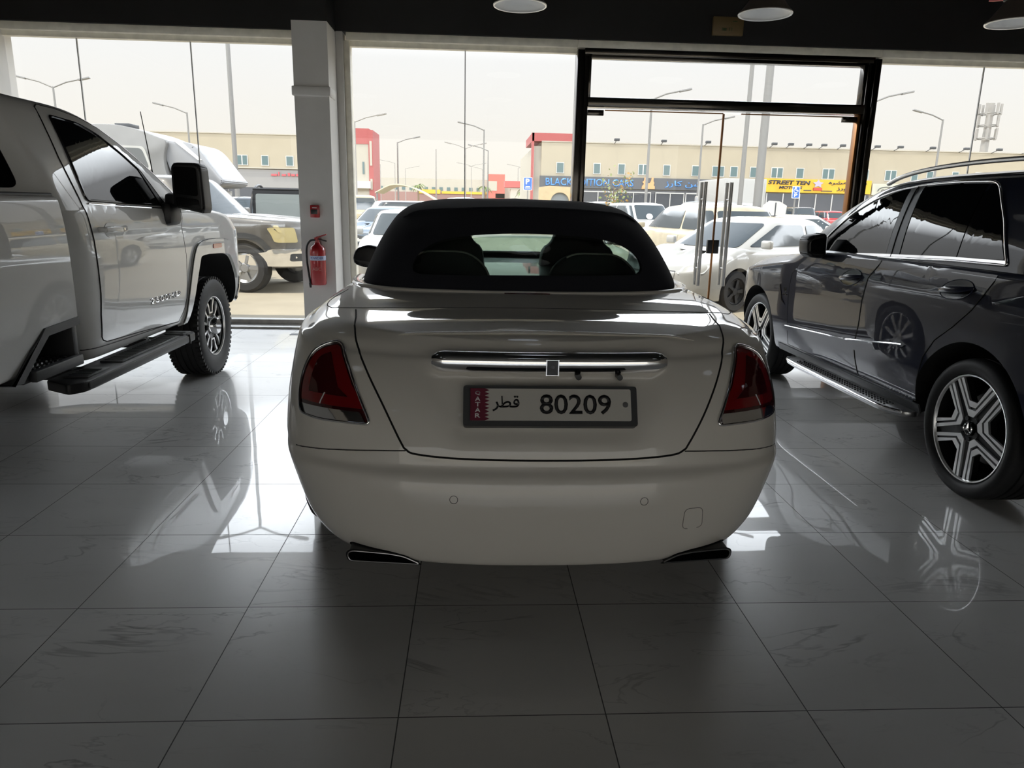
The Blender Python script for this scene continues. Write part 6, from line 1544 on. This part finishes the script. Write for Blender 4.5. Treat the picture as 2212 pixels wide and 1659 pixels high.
boxobj('tower', (-10.9, -.3, 0), (-9.05, 4, 6.35), M_PALE_WALL, B2); boxobj('red_cap', (-10.95, -.35, 6.35), (-9.0, 4, 7.62), M_RED_WALL, B2); boxobj('red_fin', (-9.05, -.4, 0), (-8.66, 4, 7.5), M_RED_WALL, B2)
for z0, z1 in ((4.6, 6.6), (2.6, 3.5)): boxobj('fin_panel', (-8.95, -.44, z0), (-8.76, -.38, z1), M_PALE_WALL, B2)
boxobj('tower_window', (-9.6, -.36, 3.9), (-9.45, -.28, 4.9), M_BWIN, B2); boxobj('awning', (-10.9, -.9, 2.7), (-8.9, -.3, 3.3), M_WFRAME, B2)
# far building
B3 = empty('far_shops', (0, 165, G0)); tag(B3, 'long pale building with yellow shop signs at the end of the road', 'building')
boxobj('wall', (-24, 0, 0), (3.0, 20, 6.85), M_PALE_WALL, B3); boxobj('shop_band', (-24, -.2, 0), (3, .1, 4.0), mat('far_band', (.26, .15, .13), .7), B3)
rnd = random.Random(7)
for k in range(15): x = -20.6 + k * 1.62; boxobj('window', (x, -.1, 4.4), (x + .75, .1, 5.1), M_BWIN, B3)
for a, b, z0, z1 in ((-12.2, -7.4, 3.7, 4.55), (-7.1, 2.6, 3.75, 4.25)): boxobj('yellow_sign', (a, -.5, z0), (b, -.2, z1), M_YELLOW, B3)
boxobj('red_block', (3.0, -1, 3.0), (6.6, 8, 8.05), mat('far_red', (.48, .12, .09), .7), B3); boxobj('red_leg', (4.6, -1, 0), (6.6, 8, 4), MATS['far_red'], B3); boxobj('red_block_panel', (3.0, -1.1, 4.6), (4.9, -.9, 6.6), M_PALE_WALL, B3)
boxobj('annex', (6.6, 2, 0), (11.2, 12, 5.8), M_PALE_WALL, B3)
# telecom mast
CT = empty('telecom_mast', (82.6, 120, G0)); tag(CT, 'telecom mast with antenna panels above the dark off-roader roof', 'mast')
tubeobj('pole', [(0, 0, 0), (.1, 0, 19)], [.8, .5], M_POLE_FAR, CT, 10)
for z in (13.6, 15.6, 17.4):
    tubeobj('ring_frame', [(1.5 * math.cos(a), 1.5 * math.sin(a), z) for a in np.linspace(0, 2 * PI, 12, endpoint=False)], .09, M_POLE, CT, 6, True)
    for k in range(6):
        a = 2 * PI * k / 6 + z; boxobj('antenna_panel', (1.55 * math.cos(a) - .16, 1.55 * math.sin(a) - .12, z - .2), (1.55 * math.cos(a) + .16, 1.55 * math.sin(a) + .12, z + 1.5), M_POLE_FAR, CT)
# box van
BV = empty('box_van', (15.8, 43, G0)); tag(BV, 'grey box van behind the two tall poles', 'van')
boxobj('box', (-1.35, 0, .8), (1.15, 5, 3.3), mat('box_grey', (.33, .325, .31), .5), BV, .05); boxobj('rear_door', (-1.2, -.04, .95), (1.0, .02, 3.15), mat('box_door', (.38, .375, .36), .5), BV); boxobj('cab', (-1.1, 5, .5), (.95, 6.6, 2.4), WHITE, BV, .1); boxobj('bumper', (-1.2, -.15, .5), (1.0, .1, .75), M_GREY_PLASTIC, BV)
for s in (-1, 1):
    for y in (1.2, 5.6): bg_wheel(BV, (-.1 + s * 1.0, y, .42), s, .42)
